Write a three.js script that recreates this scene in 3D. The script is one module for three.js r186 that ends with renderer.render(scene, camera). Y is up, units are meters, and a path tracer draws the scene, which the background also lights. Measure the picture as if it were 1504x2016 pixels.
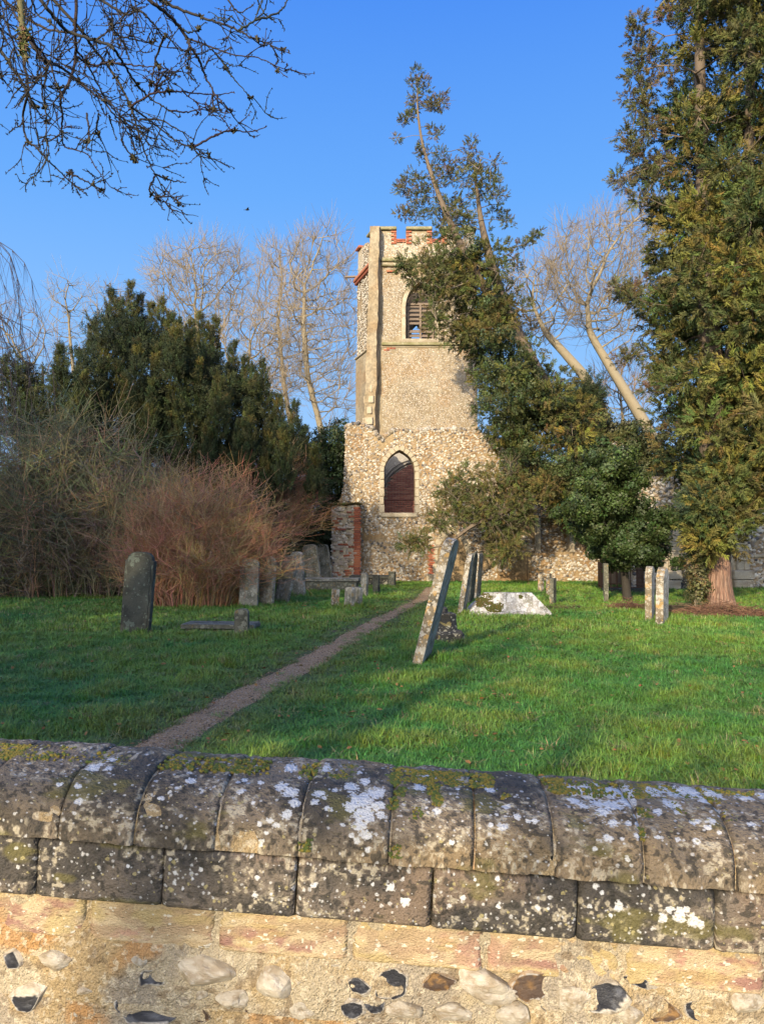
import * as THREE from 'three';
import { mergeGeometries } from 'three/addons/utils/BufferGeometryUtils.js';
import { Brush, Evaluator, SUBTRACTION } from 'three-bvh-csg';

// ---------------------------------------------------------------- camera, sky, sun, exposure
const F = 1523, CX = 752, CY = 1008, EYE = 1.5, PITCH = Math.atan(52 / 1523);      // photograph 1504 x 2016
const scene = new THREE.Scene();
const camera = new THREE.PerspectiveCamera(2 * Math.atan(1008 / F) * 180 / Math.PI, 763 / 1024, 0.05, 3000);
camera.position.set(0, EYE, 0);
camera.rotation.set(PITCH, 0, 0);

const SUN_AZ = 22 * Math.PI / 180, SUN_EL = 19.5 * Math.PI / 180;                     // low, behind the left shoulder
const toSun = new THREE.Vector3(-Math.sin(SUN_AZ) * Math.cos(SUN_EL), Math.sin(SUN_EL), Math.cos(SUN_AZ) * Math.cos(SUN_EL));
const sun = new THREE.DirectionalLight(new THREE.Color().setRGB(1, 0.82, 0.57), 4.2);
sun.position.copy(toSun).multiplyScalar(90).add(new THREE.Vector3(0, 0, -14));
sun.target.position.set(0, 0, -14);
sun.castShadow = true;
sun.shadow.mapSize.set(4096, 4096);
Object.assign(sun.shadow.camera, { left: -40, right: 40, top: 40, bottom: -40, near: 1, far: 200 });
sun.shadow.bias = -0.0005; sun.shadow.radius = 1.3;
scene.add(sun, sun.target);

function skyTexture() {                                                             // clear winter afternoon: pale at the horizon, deep blue above
  const W = 512, H = 256, data = new Float32Array(W * H * 4);
  const stops = [[0, [0.40, 0.60, 0.86]], [6, [0.33, 0.57, 0.92]], [15, [0.235, 0.50, 0.94]], [24, [0.138, 0.395, 0.92]], [36, [0.072, 0.268, 0.86]], [60, [0.045, 0.19, 0.72]], [90, [0.035, 0.16, 0.64]]];
  for (let r = 0; r < H; r++) {
    const el = ((r + 0.5) / H - 0.5) * 180;
    for (let c = 0; c < W; c++) {
      const a = ((c + 0.5) / W - 0.5) * 2 * Math.PI, ce = Math.cos(el * Math.PI / 180);
      const cs = Math.cos(a) * ce * toSun.x + Math.sin(el * Math.PI / 180) * toSun.y + Math.sin(a) * ce * toSun.z;
      let col;
      if (el < 0) col = [0.10, 0.10, 0.075];
      else {
        let k = 0; while (k < stops.length - 2 && stops[k + 1][0] < el) k++;
        const t = (el - stops[k][0]) / (stops[k + 1][0] - stops[k][0]);
        col = stops[k][1].map((v, i) => (v + (stops[k + 1][1][i] - v) * t) * 0.77);
        const q = Math.max(0, cs), g = 1.1 * q ** 3 + 3.0 * q ** 12 + 7 * q ** 60;      // the bright air round a low sun
        col = [col[0] + g, col[1] + g * 0.88, col[2] + g * 0.68];
      }
      const o = (r * W + c) * 4; data[o] = col[0]; data[o + 1] = col[1]; data[o + 2] = col[2]; data[o + 3] = 1;
    }
  }
  const t = new THREE.DataTexture(data, W, H, THREE.RGBAFormat, THREE.FloatType);
  t.mapping = THREE.EquirectangularReflectionMapping; t.magFilter = THREE.LinearFilter; t.minFilter = THREE.LinearFilter; t.needsUpdate = true;
  return t;
}
scene.background = skyTexture();
scene.environment = scene.background;
const renderer = new THREE.WebGLRenderer({ antialias: true });
renderer.setSize(763, 1024);
renderer.toneMapping = THREE.LinearToneMapping;
renderer.toneMappingExposure = 1.4;
renderer.shadowMap.enabled = true;

// ---------------------------------------------------------------- helpers
const V = (x, y, z) => new THREE.Vector3(x, y, z);
const RGB = (r, g, b) => new THREE.Color().setRGB(r, g, b);
function rng(seed) { let s = seed | 0; return () => { s = (s + 0x6d2b79f5) | 0; let t = Math.imul(s ^ (s >>> 15), 1 | s); t = (t + Math.imul(t ^ (t >>> 7), 61 | t)) ^ t; return ((t ^ (t >>> 14)) >>> 0) / 4294967296; }; }
const lerp = (a, b, t) => a + (b - a) * t, clamp = (x, a = 0, b = 1) => Math.min(b, Math.max(a, x)), smooth = (a, b, x) => { const t = clamp((x - a) / (b - a)); return t * t * (3 - 2 * t); };
const mixc = (a, b, t) => [lerp(a[0], b[0], t), lerp(a[1], b[1], t), lerp(a[2], b[2], t)];
function hash(x, y, z) { let h = Math.imul(x, 374761393) ^ Math.imul(y, 668265263) ^ Math.imul(z, 1442695041); h = Math.imul(h ^ (h >>> 13), 1274126177); h ^= h >>> 16; return (h >>> 0) / 4294967296; }
function noise2(x, y, per = 0, seed = 0) {
  const ix = Math.floor(x), iy = Math.floor(y), fx = x - ix, fy = y - iy, u = fx * fx * (3 - 2 * fx), v = fy * fy * (3 - 2 * fy);
  const w = per ? (n) => ((n % per) + per) % per : (n) => n;
  const x0 = w(ix), x1 = w(ix + 1), y0 = w(iy), y1 = w(iy + 1);
  return lerp(lerp(hash(x0, y0, seed), hash(x1, y0, seed), u), lerp(hash(x0, y1, seed), hash(x1, y1, seed), u), v);
}
function fbm(x, y, oct = 4, per = 0, seed = 0) { let s = 0, a = 0.5, n = 0; for (let i = 0; i < oct; i++) { s += a * noise2(x, y, per, seed + i * 17); n += a; a *= 0.5; x *= 2; y *= 2; per *= 2; } return s / n; }
function noise3(x, y, z, seed = 0) { const iz = Math.floor(z), f = z - iz, u = f * f * (3 - 2 * f); return lerp(noise2(x, y, 0, seed + iz * 101), noise2(x, y, 0, seed + (iz + 1) * 101), u); }
// a direction through a photograph pixel, taken out to a known depth (metres in front of the camera), or down to the level ground
function ray(px, py) { const b = (CY - py) / F, c = Math.cos(PITCH), s = Math.sin(PITCH); return V((px - CX) / F, b * c + s, b * s - c); }
function at(px, py, d) { const r = ray(px, py); return r.multiplyScalar(d / -r.z).add(V(0, EYE, 0)); }
function onGround(px, py) { const r = ray(px, py); return r.multiplyScalar(EYE / -r.y).add(V(0, EYE, 0)); }
const gh = (x, z) => (fbm(x * 0.35 + 40, z * 0.35 + 40, 2) - 0.5) * 0.09 + (fbm(x * 1.7 + 9, z * 1.7, 2) - 0.5) * 0.03;

const taken = new Map();
function numbered(n) { const k = taken.get(n) ?? 0; taken.set(n, k + 1); return k ? n + '_' + String(k).padStart(3, '0') : n; }
function shadows(m) { m.castShadow = m.receiveShadow = true; return m; }
function part(name, geo, mat, parent) { const m = shadows(new THREE.Mesh(geo, mat)); m.name = name; parent.add(m); return m; }
function thing(name, label, category, pos = [0, 0, 0], group) {
  const o = new THREE.Group(); o.name = numbered(name); o.position.set(...pos); o.userData = { label, category }; if (group) o.userData.group = group; scene.add(o); return o;
}
function setting(name, geo, mat, kind = 'structure', label, category) { const m = part(name, geo, mat, scene); m.userData.kind = kind; if (label) m.userData.label = label; if (category) m.userData.category = category; return m; }
function instances(name, geo, mat, list, parent, kind = 'stuff') {               // list: [{m: Matrix4, c: Color}]
  const im = shadows(new THREE.InstancedMesh(geo, mat, list.length)); im.name = name; im.userData.kind = kind;
  list.forEach((q, i) => { im.setMatrixAt(i, q.m); if (q.c) im.setColorAt(i, q.c); });
  parent.add(im); return im;
}
const M4 = (p, q, s) => new THREE.Matrix4().compose(p, q, s);
const up = V(0, 1, 0), quatTo = (d, from = up) => new THREE.Quaternion().setFromUnitVectors(from, d.clone().normalize());
function geom(pos, idx, uv, col, nor) {
  const g = new THREE.BufferGeometry();
  g.setAttribute('position', new THREE.Float32BufferAttribute(pos, 3));
  if (uv) g.setAttribute('uv', new THREE.Float32BufferAttribute(uv, 2));
  if (col) g.setAttribute('color', new THREE.Float32BufferAttribute(col, 3));
  if (idx) g.setIndex(idx);
  if (nor) g.setAttribute('normal', new THREE.Float32BufferAttribute(nor, 3)); else g.computeVertexNormals();
  return g;
}
function tex(w, h, fn, srgb = true, repeat = true) {                               // fn(x, y, out) writes 0..1 display values
  const d = new Uint8Array(w * h * 4), o = [0, 0, 0];
  for (let y = 0; y < h; y++) for (let x = 0; x < w; x++) { fn(x, y, o); const i = (y * w + x) * 4; d[i] = clamp(o[0]) * 255; d[i + 1] = clamp(o[1]) * 255; d[i + 2] = clamp(o[2]) * 255; d[i + 3] = 255; }
  const t = new THREE.DataTexture(d, w, h); t.magFilter = THREE.LinearFilter; t.minFilter = THREE.LinearMipmapLinearFilter; t.generateMipmaps = true;
  if (srgb) t.colorSpace = THREE.SRGBColorSpace;
  if (repeat) t.wrapS = t.wrapT = THREE.RepeatWrapping;
  t.needsUpdate = true; return t;
}
const toS = (v) => (v <= 0.0031308 ? v * 12.92 : 1.055 * Math.pow(v, 1 / 2.4) - 0.055);
const lin = (c) => c.map(toS);                                                    // linear base colour -> texture value
// planar uv in metres for building masonry
function boxUV(g) {
  g.computeVertexNormals(); const p = g.attributes.position, n = g.attributes.normal, uv = new Float32Array(p.count * 2);
  for (let i = 0; i < p.count; i++) {
    const ax = Math.abs(n.getX(i)), ay = Math.abs(n.getY(i)), az = Math.abs(n.getZ(i));
    if (ay > ax && ay > az) { uv[2 * i] = p.getX(i); uv[2 * i + 1] = p.getZ(i); } else if (ax > az) { uv[2 * i] = p.getZ(i); uv[2 * i + 1] = p.getY(i); } else { uv[2 * i] = p.getX(i); uv[2 * i + 1] = p.getY(i); }
  }
  g.setAttribute('uv', new THREE.BufferAttribute(uv, 2)); return g;
}
function extrude(shape, depth, bevel = 0, steps = 1, seg = 12) { const g = new THREE.ExtrudeGeometry(shape, { depth: depth - 2 * bevel, bevelEnabled: bevel > 0, bevelSize: bevel, bevelThickness: bevel, bevelOffset: -bevel, bevelSegments: 2, curveSegments: seg, steps }); if (bevel) g.translate(0, 0, bevel); return g; }
function shapeOf(pts) { const s = new THREE.Shape(); pts.forEach(([x, y], i) => (i ? s.lineTo(x, y) : s.moveTo(x, y))); s.closePath(); return s; }
function inPoly(poly, x, y) { let r = false; for (let i = 0, j = poly.length - 1; i < poly.length; j = i++) { const [xi, yi] = poly[i], [xj, yj] = poly[j]; if ((yi > y) !== (yj > y) && x < (xj - xi) * (y - yi) / (yj - yi) + xi) r = !r; } return r; }
function edgeDist(poly, x, y) { let b = 1e9; for (let i = 0, j = poly.length - 1; i < poly.length; j = i++) { const [ax, ay] = poly[j], [bx, by] = poly[i], dx = bx - ax, dy = by - ay, t = clamp(((x - ax) * dx + (y - ay) * dy) / (dx * dx + dy * dy + 1e-9)); b = Math.min(b, Math.hypot(x - ax - t * dx, y - ay - t * dy)); } return b; }
// a rough rounded block: box with chamfered edges and slightly uneven corners (44 triangles)
function block(w, h, d, ch = 0.006, jit = 0, r = null) {
  const g = new THREE.BoxGeometry(w, h, d, 1, 1, 1), s = shapeOf([[-w / 2 + ch, -h / 2], [w / 2 - ch, -h / 2], [w / 2, -h / 2 + ch], [w / 2, h / 2 - ch], [w / 2 - ch, h / 2], [-w / 2 + ch, h / 2], [-w / 2, h / 2 - ch], [-w / 2, -h / 2 + ch]]);
  g.dispose(); const e = new THREE.ExtrudeGeometry(s, { depth: d - ch, bevelEnabled: true, bevelSize: ch * 0.8, bevelThickness: ch, bevelOffset: -ch * 0.8, bevelSegments: 1, steps: 1 }); e.translate(0, 0, -d / 2 + ch / 2);
  if (jit && r) { const p = e.attributes.position, m = new Map(); for (let i = 0; i < p.count; i++) { const k = [p.getX(i), p.getY(i), p.getZ(i)].map((v) => Math.round(v * 2000)).join(); if (!m.has(k)) m.set(k, [r() - 0.5, r() - 0.5, r() - 0.5]); const j = m.get(k); p.setXYZ(i, p.getX(i) + j[0] * jit, p.getY(i) + j[1] * jit, p.getZ(i) + j[2] * jit); } e.computeVertexNormals(); }
  return e;
}
// many thin tapered stems collected into one geometry
class Stems {
  constructor() { this.p = []; this.n = []; this.i = []; this.c = []; }
  seg(a, b, ra, rb, sides = 3, c0 = null, c1 = null) {
    const dx = b.x - a.x, dy = b.y - a.y, dz = b.z - a.z, L = Math.hypot(dx, dy, dz) || 1e-6, ux = dx / L, uy = dy / L, uz = dz / L;
    let sx, sy, sz; if (Math.abs(uy) < 0.9) { sx = -uz; sy = 0; sz = ux; } else { sx = 0; sy = uz; sz = -uy; }
    const sl = Math.hypot(sx, sy, sz); sx /= sl; sy /= sl; sz /= sl;
    const tx = uy * sz - uz * sy, ty = uz * sx - ux * sz, tz = ux * sy - uy * sx, o = this.p.length / 3;
    for (let k = 0; k < sides; k++) {
      const w = k / sides * 2 * Math.PI, c = Math.cos(w), s = Math.sin(w), nx = sx * c + tx * s, ny = sy * c + ty * s, nz = sz * c + tz * s;
      this.p.push(a.x + nx * ra, a.y + ny * ra, a.z + nz * ra, b.x + nx * rb, b.y + ny * rb, b.z + nz * rb); this.n.push(nx, ny, nz, nx, ny, nz);
      if (c0) this.c.push(...c0, ...(c1 ?? c0));
      const q = o + 2 * k, r = o + 2 * ((k + 1) % sides); this.i.push(q, r, q + 1, r, r + 1, q + 1);
    }
  }
  line(pts, r0, r1, sides = 3, c = null) { for (let k = 1; k < pts.length; k++) this.seg(pts[k - 1], pts[k], lerp(r0, r1, (k - 1) / (pts.length - 1)), lerp(r0, r1, k / (pts.length - 1)), sides, c); }
  geo() { return geom(this.p, this.i, null, this.c.length ? this.c : null, this.n); }
}
function tubeAlong(pts, radii, sides = 10, wob = 0, seed = 1, uvs = 1, sq = 0) {          // a trunk: rings swept along a smoothed path, radius per point
  const curve = new THREE.CatmullRomCurve3(pts), N = Math.max(8, pts.length * 7), pos = [], idx = [], uv = [];
  let ref = V(1, 0, 0), len = 0, prev = null;
  for (let i = 0; i <= N; i++) {
    const t = i / N, p = curve.getPoint(t), d = curve.getTangent(t), k = t * (radii.length - 1), k0 = Math.min(radii.length - 2, Math.floor(k)), r = lerp(radii[k0], radii[k0 + 1], k - k0);
    ref.addScaledVector(d, -ref.dot(d)).normalize(); const b = d.clone().cross(ref); if (prev) len += p.distanceTo(prev); prev = p;
    for (let s = 0; s <= sides; s++) {
      const w = (s % sides) / sides * 2 * Math.PI, rr = r / Math.pow(Math.max(Math.abs(Math.cos(w + 0.5)), Math.abs(Math.sin(w + 0.5))), sq) * (1 + wob * (noise3(Math.cos(w) * 2 + 5, Math.sin(w) * 2 + 5, len * 0.6, seed) - 0.5) * 2);
      pos.push(p.x + (ref.x * Math.cos(w) + b.x * Math.sin(w)) * rr, p.y + (ref.y * Math.cos(w) + b.y * Math.sin(w)) * rr, p.z + (ref.z * Math.cos(w) + b.z * Math.sin(w)) * rr); uv.push(s / sides * uvs, len);
      if (i < N && s < sides) { const a = i * (sides + 1) + s, c = a + sides + 1; idx.push(a, a + 1, c, c, a + 1, c + 1); }
    }
  }
  return geom(pos, idx, uv);
}
const std = (o) => new THREE.MeshStandardMaterial({ roughness: 0.9, ...o });

// ---------------------------------------------------------------- materials
const T = {};
function stoneMap(size, seed, base, dark, light, lichen, amount, opts = {}) {      // weathered stone, one metre square: grain, blotches, lichen rosettes
  const r = rng(seed), spots = []; for (let i = 0; i < amount; i++) { const big = r() < 0.15; spots.push([r(), r(), big ? 0.015 + r() * 0.03 : 0.004 + r() * 0.012, r()]); }
  const cell = 40, grid = new Map(); spots.forEach((s) => { const R = Math.ceil(s[2] * 1.5 * cell), cx = Math.floor(s[0] * cell), cy = Math.floor(s[1] * cell); for (let a = -R; a <= R; a++) for (let b = -R; b <= R; b++) { const k = ((cx + a + cell * 4) % cell) * cell + ((cy + b + cell * 4) % cell); if (!grid.has(k)) grid.set(k, []); grid.get(k).push(s); } });
  return tex(size, size, (x, y, o) => {
    const u = x / size, v = y / size, n = fbm(u * 6, v * 6, 5, 6, seed), m = fbm(u * 3 + 0.5, v * (opts.streak ? 1 : 3), 3, opts.streak ? 0 : 3, seed + 50), g = hash(x, y, seed);
    let c = mixc(base, dark, smooth(0.42, 0.72, n)); c = mixc(c, light, smooth(0.5, 0.75, m) * 0.7);
    const gr = 0.82 + 0.36 * g * 0.5 + 0.25 * (fbm(u * 60, v * 60, 2, 60, seed + 9) - 0.5); c = c.map((k) => k * gr);
    for (const s of grid.get(Math.floor(u * cell) * cell + Math.floor(v * cell)) ?? []) {
      let dx = u - s[0], dy = v - s[1]; dx -= Math.round(dx); dy -= Math.round(dy); const d0 = Math.hypot(dx, dy); if (d0 > s[2] * 1.5) continue; const d = d0 + (noise2(u * 70, v * 70, 70, 3) - 0.5) * s[2] * 0.9;
      if (d < s[2]) c = mixc(c, s[3] < 0.8 ? lichen : (opts.lichen2 ?? lichen), 0.75 * (0.7 + 0.3 * hash(x, y, 77)));
    }
    [o[0], o[1], o[2]] = lin(c);
  });
}
const bumpT = tex(512, 512, (x, y, o) => { const v = 0.6 * fbm(x / 512 * 12, y / 512 * 12, 5, 12, 4) + 0.4 * fbm(x / 512 * 90, y / 512 * 90, 2, 90, 5); o[0] = o[1] = o[2] = v; }, false);
const rep = (t, s) => { const c = t.clone(); c.repeat.set(s, s); c.needsUpdate = true; return c; };
T.mortar = tex(1024, 1024, (x, y, o) => {                                         // 4 m of old lime mortar and render
  const u = x / 1024, v = y / 1024, n = fbm(u * 8, v * 8, 6, 8, 21), m = fbm(u * 4, v * 4, 3, 4, 33), k = fbm(u * 64, v * 64, 3, 64, 12);
  let c = mixc([0.34, 0.275, 0.18], [0.42, 0.36, 0.26], smooth(0.35, 0.65, n)); c = mixc(c, [0.25, 0.21, 0.15], smooth(0.5, 0.7, m) * 0.5); c = mixc(c, [0.36, 0.235, 0.12], smooth(0.55, 0.75, fbm(u * 5 + 9, v * 5, 3, 5, 90)) * 0.5);
  c = c.map((q) => q * (0.6 + 0.8 * k)); [o[0], o[1], o[2]] = lin(c);
});
const MAT = {
  rubble: std({ map: rep(T.mortar, 0.25), bumpMap: rep(bumpT, 0.8), bumpScale: 0.03 }),
  render: std({ map: rep(T.mortar, 0.25), bumpMap: rep(bumpT, 0.7), bumpScale: 0.02, color: RGB(0.80, 0.78, 0.74) }),
  ashlar: std({ map: stoneMap(256, 61, [0.46, 0.40, 0.29], [0.34, 0.28, 0.19], [0.52, 0.47, 0.37], [0.55, 0.52, 0.42], 60), bumpMap: rep(bumpT, 1.5), bumpScale: 0.006 }),
  copingMoss: std({ map: stoneMap(256, 62, [0.30, 0.27, 0.15], [0.20, 0.19, 0.08], [0.38, 0.35, 0.22], [0.4, 0.38, 0.26], 40), bumpMap: rep(bumpT, 1.5), bumpScale: 0.01 }),
  plaster: std({ map: stoneMap(256, 63, [0.36, 0.34, 0.30], [0.24, 0.23, 0.21], [0.45, 0.43, 0.40], [0.5, 0.5, 0.48], 20), bumpMap: rep(bumpT, 0.8), bumpScale: 0.01 }),
  brickRed: [[0.36, 0.115, 0.06], [0.30, 0.09, 0.05], [0.40, 0.15, 0.08], [0.26, 0.09, 0.06]].map((c) => std({ color: RGB(...c), bumpMap: rep(bumpT, 3), bumpScale: 0.004 })),
  brickDark: [[0.42, 0.19, 0.135], [0.36, 0.155, 0.115], [0.46, 0.24, 0.17], [0.31, 0.14, 0.11]].map((c) => std({ color: RGB(...c) })),
  brickMortar: std({ color: RGB(0.42, 0.34, 0.26), bumpMap: rep(bumpT, 3), bumpScale: 0.004 }),
  louvre: std({ color: RGB(0.20, 0.155, 0.12) }), iron: std({ color: RGB(0.03, 0.028, 0.026), roughness: 0.6, metalness: 0.3 }), rustIron: std({ color: RGB(0.10, 0.05, 0.025), roughness: 0.8 }),
  doorWood: std({ color: RGB(0.12, 0.115, 0.105), bumpMap: rep(bumpT, 2), bumpScale: 0.004 }),
  flint: std({ roughness: 0.65 }),
};
// loose flint nodules set in a wall: uneven lumps
function lump(seed, detail = 1, amp = 0.5) { const g = new THREE.IcosahedronGeometry(1, detail), p = g.attributes.position; for (let i = 0; i < p.count; i++) { const x = p.getX(i), y = p.getY(i), z = p.getZ(i), k = 1 + amp * (noise3(x * 1.3 + seed * 7, y * 1.3 + 3, z * 1.3 + 11, seed) - 0.5) * 2; p.setXYZ(i, x * k, y * k, z * k); } g.computeVertexNormals(); return g; }
const flintGeos = [lump(3, 1, 0.45), lump(8, 1, 0.45), lump(15, 1, 0.5)];
const flintCols = [[0.48, 0.44, 0.37], [0.40, 0.35, 0.275], [0.56, 0.53, 0.46], [0.30, 0.25, 0.18], [0.20, 0.17, 0.135], [0.10, 0.095, 0.095], [0.34, 0.245, 0.15], [0.34, 0.315, 0.28]];
function flintFace(name, parent, accept, x0, x1, y0, y1, z, per, size, seed, weights, nrm = V(0, 0, 1)) {   // one facing of set flints, kept out of the openings
  const r = rng(seed), n = Math.floor((x1 - x0) * (y1 - y0) * per), lists = [[], [], []], tot = weights.reduce((a, b) => a + b), right = up.clone().cross(nrm).normalize(), base = quatTo(nrm, V(0, 0, 1));
  const cell = size * 0.95, seen = new Map();
  for (let i = 0; i < n * 3; i++) {
    const x = lerp(x0, x1, r()), y = lerp(y0, y1, r()), a = r(), b = r(), c = r(), d = r(), e = r(), f = r(); if (!accept(x, y)) continue;
    const gx = Math.floor(x / cell), gy = Math.floor(y / (cell * 0.75)), k = gx + ',' + gy; if (seen.has(k)) continue; seen.set(k, 1);
    if (lists[0].length + lists[1].length + lists[2].length >= n) break;
    let w = a * tot, j = 0; while (w > weights[j]) w -= weights[j++];
    const sx = size * (0.42 + 0.3 * b), sy = size * (0.3 + 0.22 * c), col = flintCols[j].map((q) => q * (0.8 + 0.4 * d));
    const p = right.clone().multiplyScalar(x).add(V(0, y, 0)).add(z), q = base.clone().multiply(new THREE.Quaternion().setFromEuler(new THREE.Euler(0, 0, (e - 0.5) * 0.7)));
    lists[Math.floor(f * 3)].push({ m: M4(p, q, V(sx, sy, size * 0.3)), c: RGB(...col) });
  }
  lists.forEach((l, i) => l.length && instances(name, flintGeos[i], MAT.flint, l, parent));
}
// ---------------------------------------------------------------- the ground, the lane and the trodden path
const pathPx = [[90, 1640, 175], [215, 1535, 140], [300, 1475, 118], [430, 1398, 98], [560, 1330, 80], [645, 1284, 66], [720, 1240, 50], [780, 1207, 38], [838, 1172, 30], [850, 1158, 26]];
const pathLine = pathPx.map(([px, py, w]) => { const p = onGround(px, py), q = onGround(px + w, py); return [p.x, p.z, (q.x - p.x) / 2 * 1.08]; });
function pathDist(x, z) {                                                          // < 0 inside the path
  let best = 1e9; for (let i = 1; i < pathLine.length; i++) { const [ax, az, aw] = pathLine[i - 1], [bx, bz, bw] = pathLine[i], dx = bx - ax, dz = bz - az, t = clamp(((x - ax) * dx + (z - az) * dz) / (dx * dx + dz * dz)); best = Math.min(best, Math.hypot(x - ax - t * dx, z - az - t * dz) - lerp(aw, bw, t) * 0.83); }
  return best;
}
T.soil = tex(1024, 1024, (x, y, o) => { const u = x / 1024, v = y / 1024, n = fbm(u * 8, v * 8, 5, 8, 71), k = fbm(u * 100, v * 100, 2, 100, 72); let c = mixc([0.045, 0.075, 0.018], [0.075, 0.10, 0.022], n); c = mixc(c, [0.085, 0.065, 0.035], smooth(0.6, 0.8, fbm(u * 20, v * 20, 3, 20, 73))); c = c.map((q) => q * (0.6 + 0.8 * k)); [o[0], o[1], o[2]] = lin(c); });
{
  const pos = [], uv = [], idx = [], xs = [-900, -300, -120, -60, -40], zs = [900, 200, 60, 30, 15, 6, 2, 0, -1.0];
  for (let x = -30; x <= 30; x += 0.5) xs.push(x); xs.push(40, 60, 120, 300, 900);
  for (let z = -1.5; z >= -45; z -= 0.5) zs.push(z); zs.push(-60, -100, -200, -400, -900);
  for (const z of zs) for (const x of xs) { pos.push(x, z < -1.2 && z > -46 && Math.abs(x) < 31 ? gh(x, z) : 0, z); uv.push(x / 3, z / 3); }
  for (let j = 0; j < zs.length - 1; j++) for (let i = 0; i < xs.length - 1; i++) { const a = j * xs.length + i, b = a + xs.length; idx.push(a, a + 1, b, b, a + 1, b + 1); }
  setting('ground', geom(pos, idx, uv), std({ map: T.soil, bumpMap: rep(bumpT, 2), bumpScale: 0.02, roughness: 1 }), 'structure', 'rough churchyard ground under the grass', 'ground');
}
T.asphalt = tex(256, 256, (x, y, o) => { const k = hash(x, y, 5), n = fbm(x / 32, y / 32, 3, 8, 6); const c = [0.052, 0.05, 0.048].map((q) => q * (0.6 + 0.5 * k + 0.5 * n)); [o[0], o[1], o[2]] = lin(c); });
{
  const g = new THREE.PlaneGeometry(80, 4.2); g.rotateX(-Math.PI / 2); g.translate(0, 0.012, 1.6); const u = g.attributes.uv; for (let i = 0; i < u.count; i++) u.setXY(i, u.getX(i) * 80, u.getY(i) * 4.2);
  setting('lane', g, std({ map: T.asphalt, roughness: 0.95 }), 'structure', 'narrow asphalt lane outside the churchyard wall', 'lane');
}
T.pathTex = tex(512, 512, (x, y, o) => { const u = x / 512, v = y / 512, n = fbm(u * 10, v * 10, 5, 10, 81), s = noise2(u * 130, v * 130, 130, 82), s2 = noise2(u * 60, v * 60, 60, 83); let c = mixc([0.25, 0.155, 0.075], [0.36, 0.235, 0.12], n); if (s > 0.78) c = mixc(c, [0.42, 0.37, 0.30], 0.8); if (s2 > 0.8) c = mixc(c, [0.07, 0.05, 0.035], 0.6); c = c.map((q) => q * (0.8 + 0.4 * hash(x, y, 84))); [o[0], o[1], o[2]] = lin(c); });
{
  const pts = [], pos = [], uv = [], idx = [];
  const cx = new THREE.CatmullRomCurve3(pathLine.map(([x, z, w]) => V(x, w, z))), N = 120, C = 8;
  for (let i = 0; i <= N; i++) { const p = cx.getPoint(i / N), d = cx.getTangent(i / N), sx = -d.z, sz = d.x, l = Math.hypot(sx, sz), L = i / N * 20; for (let j = 0; j <= C; j++) { const t = (j / C - 0.5) * 2, w = p.y * (0.9 + 0.3 * (fbm(i * 0.3, t > 0 ? 9 : 3, 3) - 0.3)), X = p.x + sx / l * t * w, Z = p.z + sz / l * t * w; pos.push(X, gh(X, Z) + 0.014 - 0.026 * Math.pow(Math.abs(t), 3) + 0.012 * (fbm(X * 4, Z * 4, 3) - 0.5), Z); uv.push(X, Z); if (i < N && j < C) { const a = i * (C + 1) + j, b = a + C + 1; idx.push(a, b, a + 1, b, b + 1, a + 1); } } }
  const m = std({ map: T.pathTex, bumpMap: rep(bumpT, 3), bumpScale: 0.012, roughness: 1 });
  setting('path', geom(pos, idx, uv), m, 'structure', 'trodden brown gravel path curving to the church', 'path');
  const r = rng(77), l = []; for (let i = 0; i < 7000; i++) { const t = Math.pow(r(), 0.8), p = cx.getPoint(t * 0.999), X = p.x + (r() - 0.5) * 2 * p.y, Z = p.z + (r() - 0.5) * 0.6, s = 0.002 + 0.007 * r() * r(); if (pathDist(X, Z) > 0.02) continue; const k = r(); l.push({ m: M4(V(X, gh(X, Z) + 0.014, Z), new THREE.Quaternion().setFromEuler(new THREE.Euler(r() * 3, r() * 6, r() * 3)), V(s * 1.3, s, s)), c: k < 0.16 ? RGB(0.36, 0.31, 0.25) : k < 0.65 ? RGB(0.22, 0.16, 0.1) : RGB(0.1, 0.075, 0.05) }); }
  const peb = instances('gravel', lump(4, 0, 0.4), std({}), l, scene); peb.userData.label = 'small pale and brown pebbles scattered on the path'; peb.userData.category = 'gravel';
}
// ---------------------------------------------------------------- the ruined church: tower
const ev = new Evaluator(); ev.attributes = ['position', 'normal', 'uv']; ev.useGroups = false;
function prism(pts, y0, y1) { const g = extrude(shapeOf(pts.map(([x, z]) => [x, -z])), y1 - y0); g.rotateX(-Math.PI / 2); g.translate(0, y0, 0); return g; }   // plan outline (x, z) raised from y0 to y1
function cut(g, ...holes) { let b = new Brush(g); b.updateMatrixWorld(); for (const h of holes) { const c = new Brush(h); c.updateMatrixWorld(); b = ev.evaluate(b, c, SUBTRACTION); } return boxUV(b.geometry); }
function archPts(x0, x1, y0, ys, ya, n = 8) {                                      // pointed arch outline from sill y0, springing ys, apex ya
  const m = (x0 + x1) / 2, pts = [[x0, y0], [x1, y0]];
  for (let i = 0; i <= n; i++) { const t = i / n; pts.push([lerp(x1, m, 1 - Math.cos(t * Math.PI / 2) ** 1 * 1), 0]); }
  pts.length = 2; for (let i = 0; i <= n; i++) { const a = i / n * 1.15; pts.push([x1 - (x1 - m) * (1 - Math.cos(a)) / (1 - Math.cos(1.15)), ys + (ya - ys) * Math.sin(a) / Math.sin(1.15)]); }
  for (let i = n - 1; i >= 0; i--) { const a = i / n * 1.15; pts.push([x0 + (m - x0) * (1 - Math.cos(a)) / (1 - Math.cos(1.15)), ys + (ya - ys) * Math.sin(a) / Math.sin(1.15)]); }
  return pts;
}
const TD = 30, tx = (px) => at(px, 1000, TD).x, ty = (py) => at(CX, py, TD).y;
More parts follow.
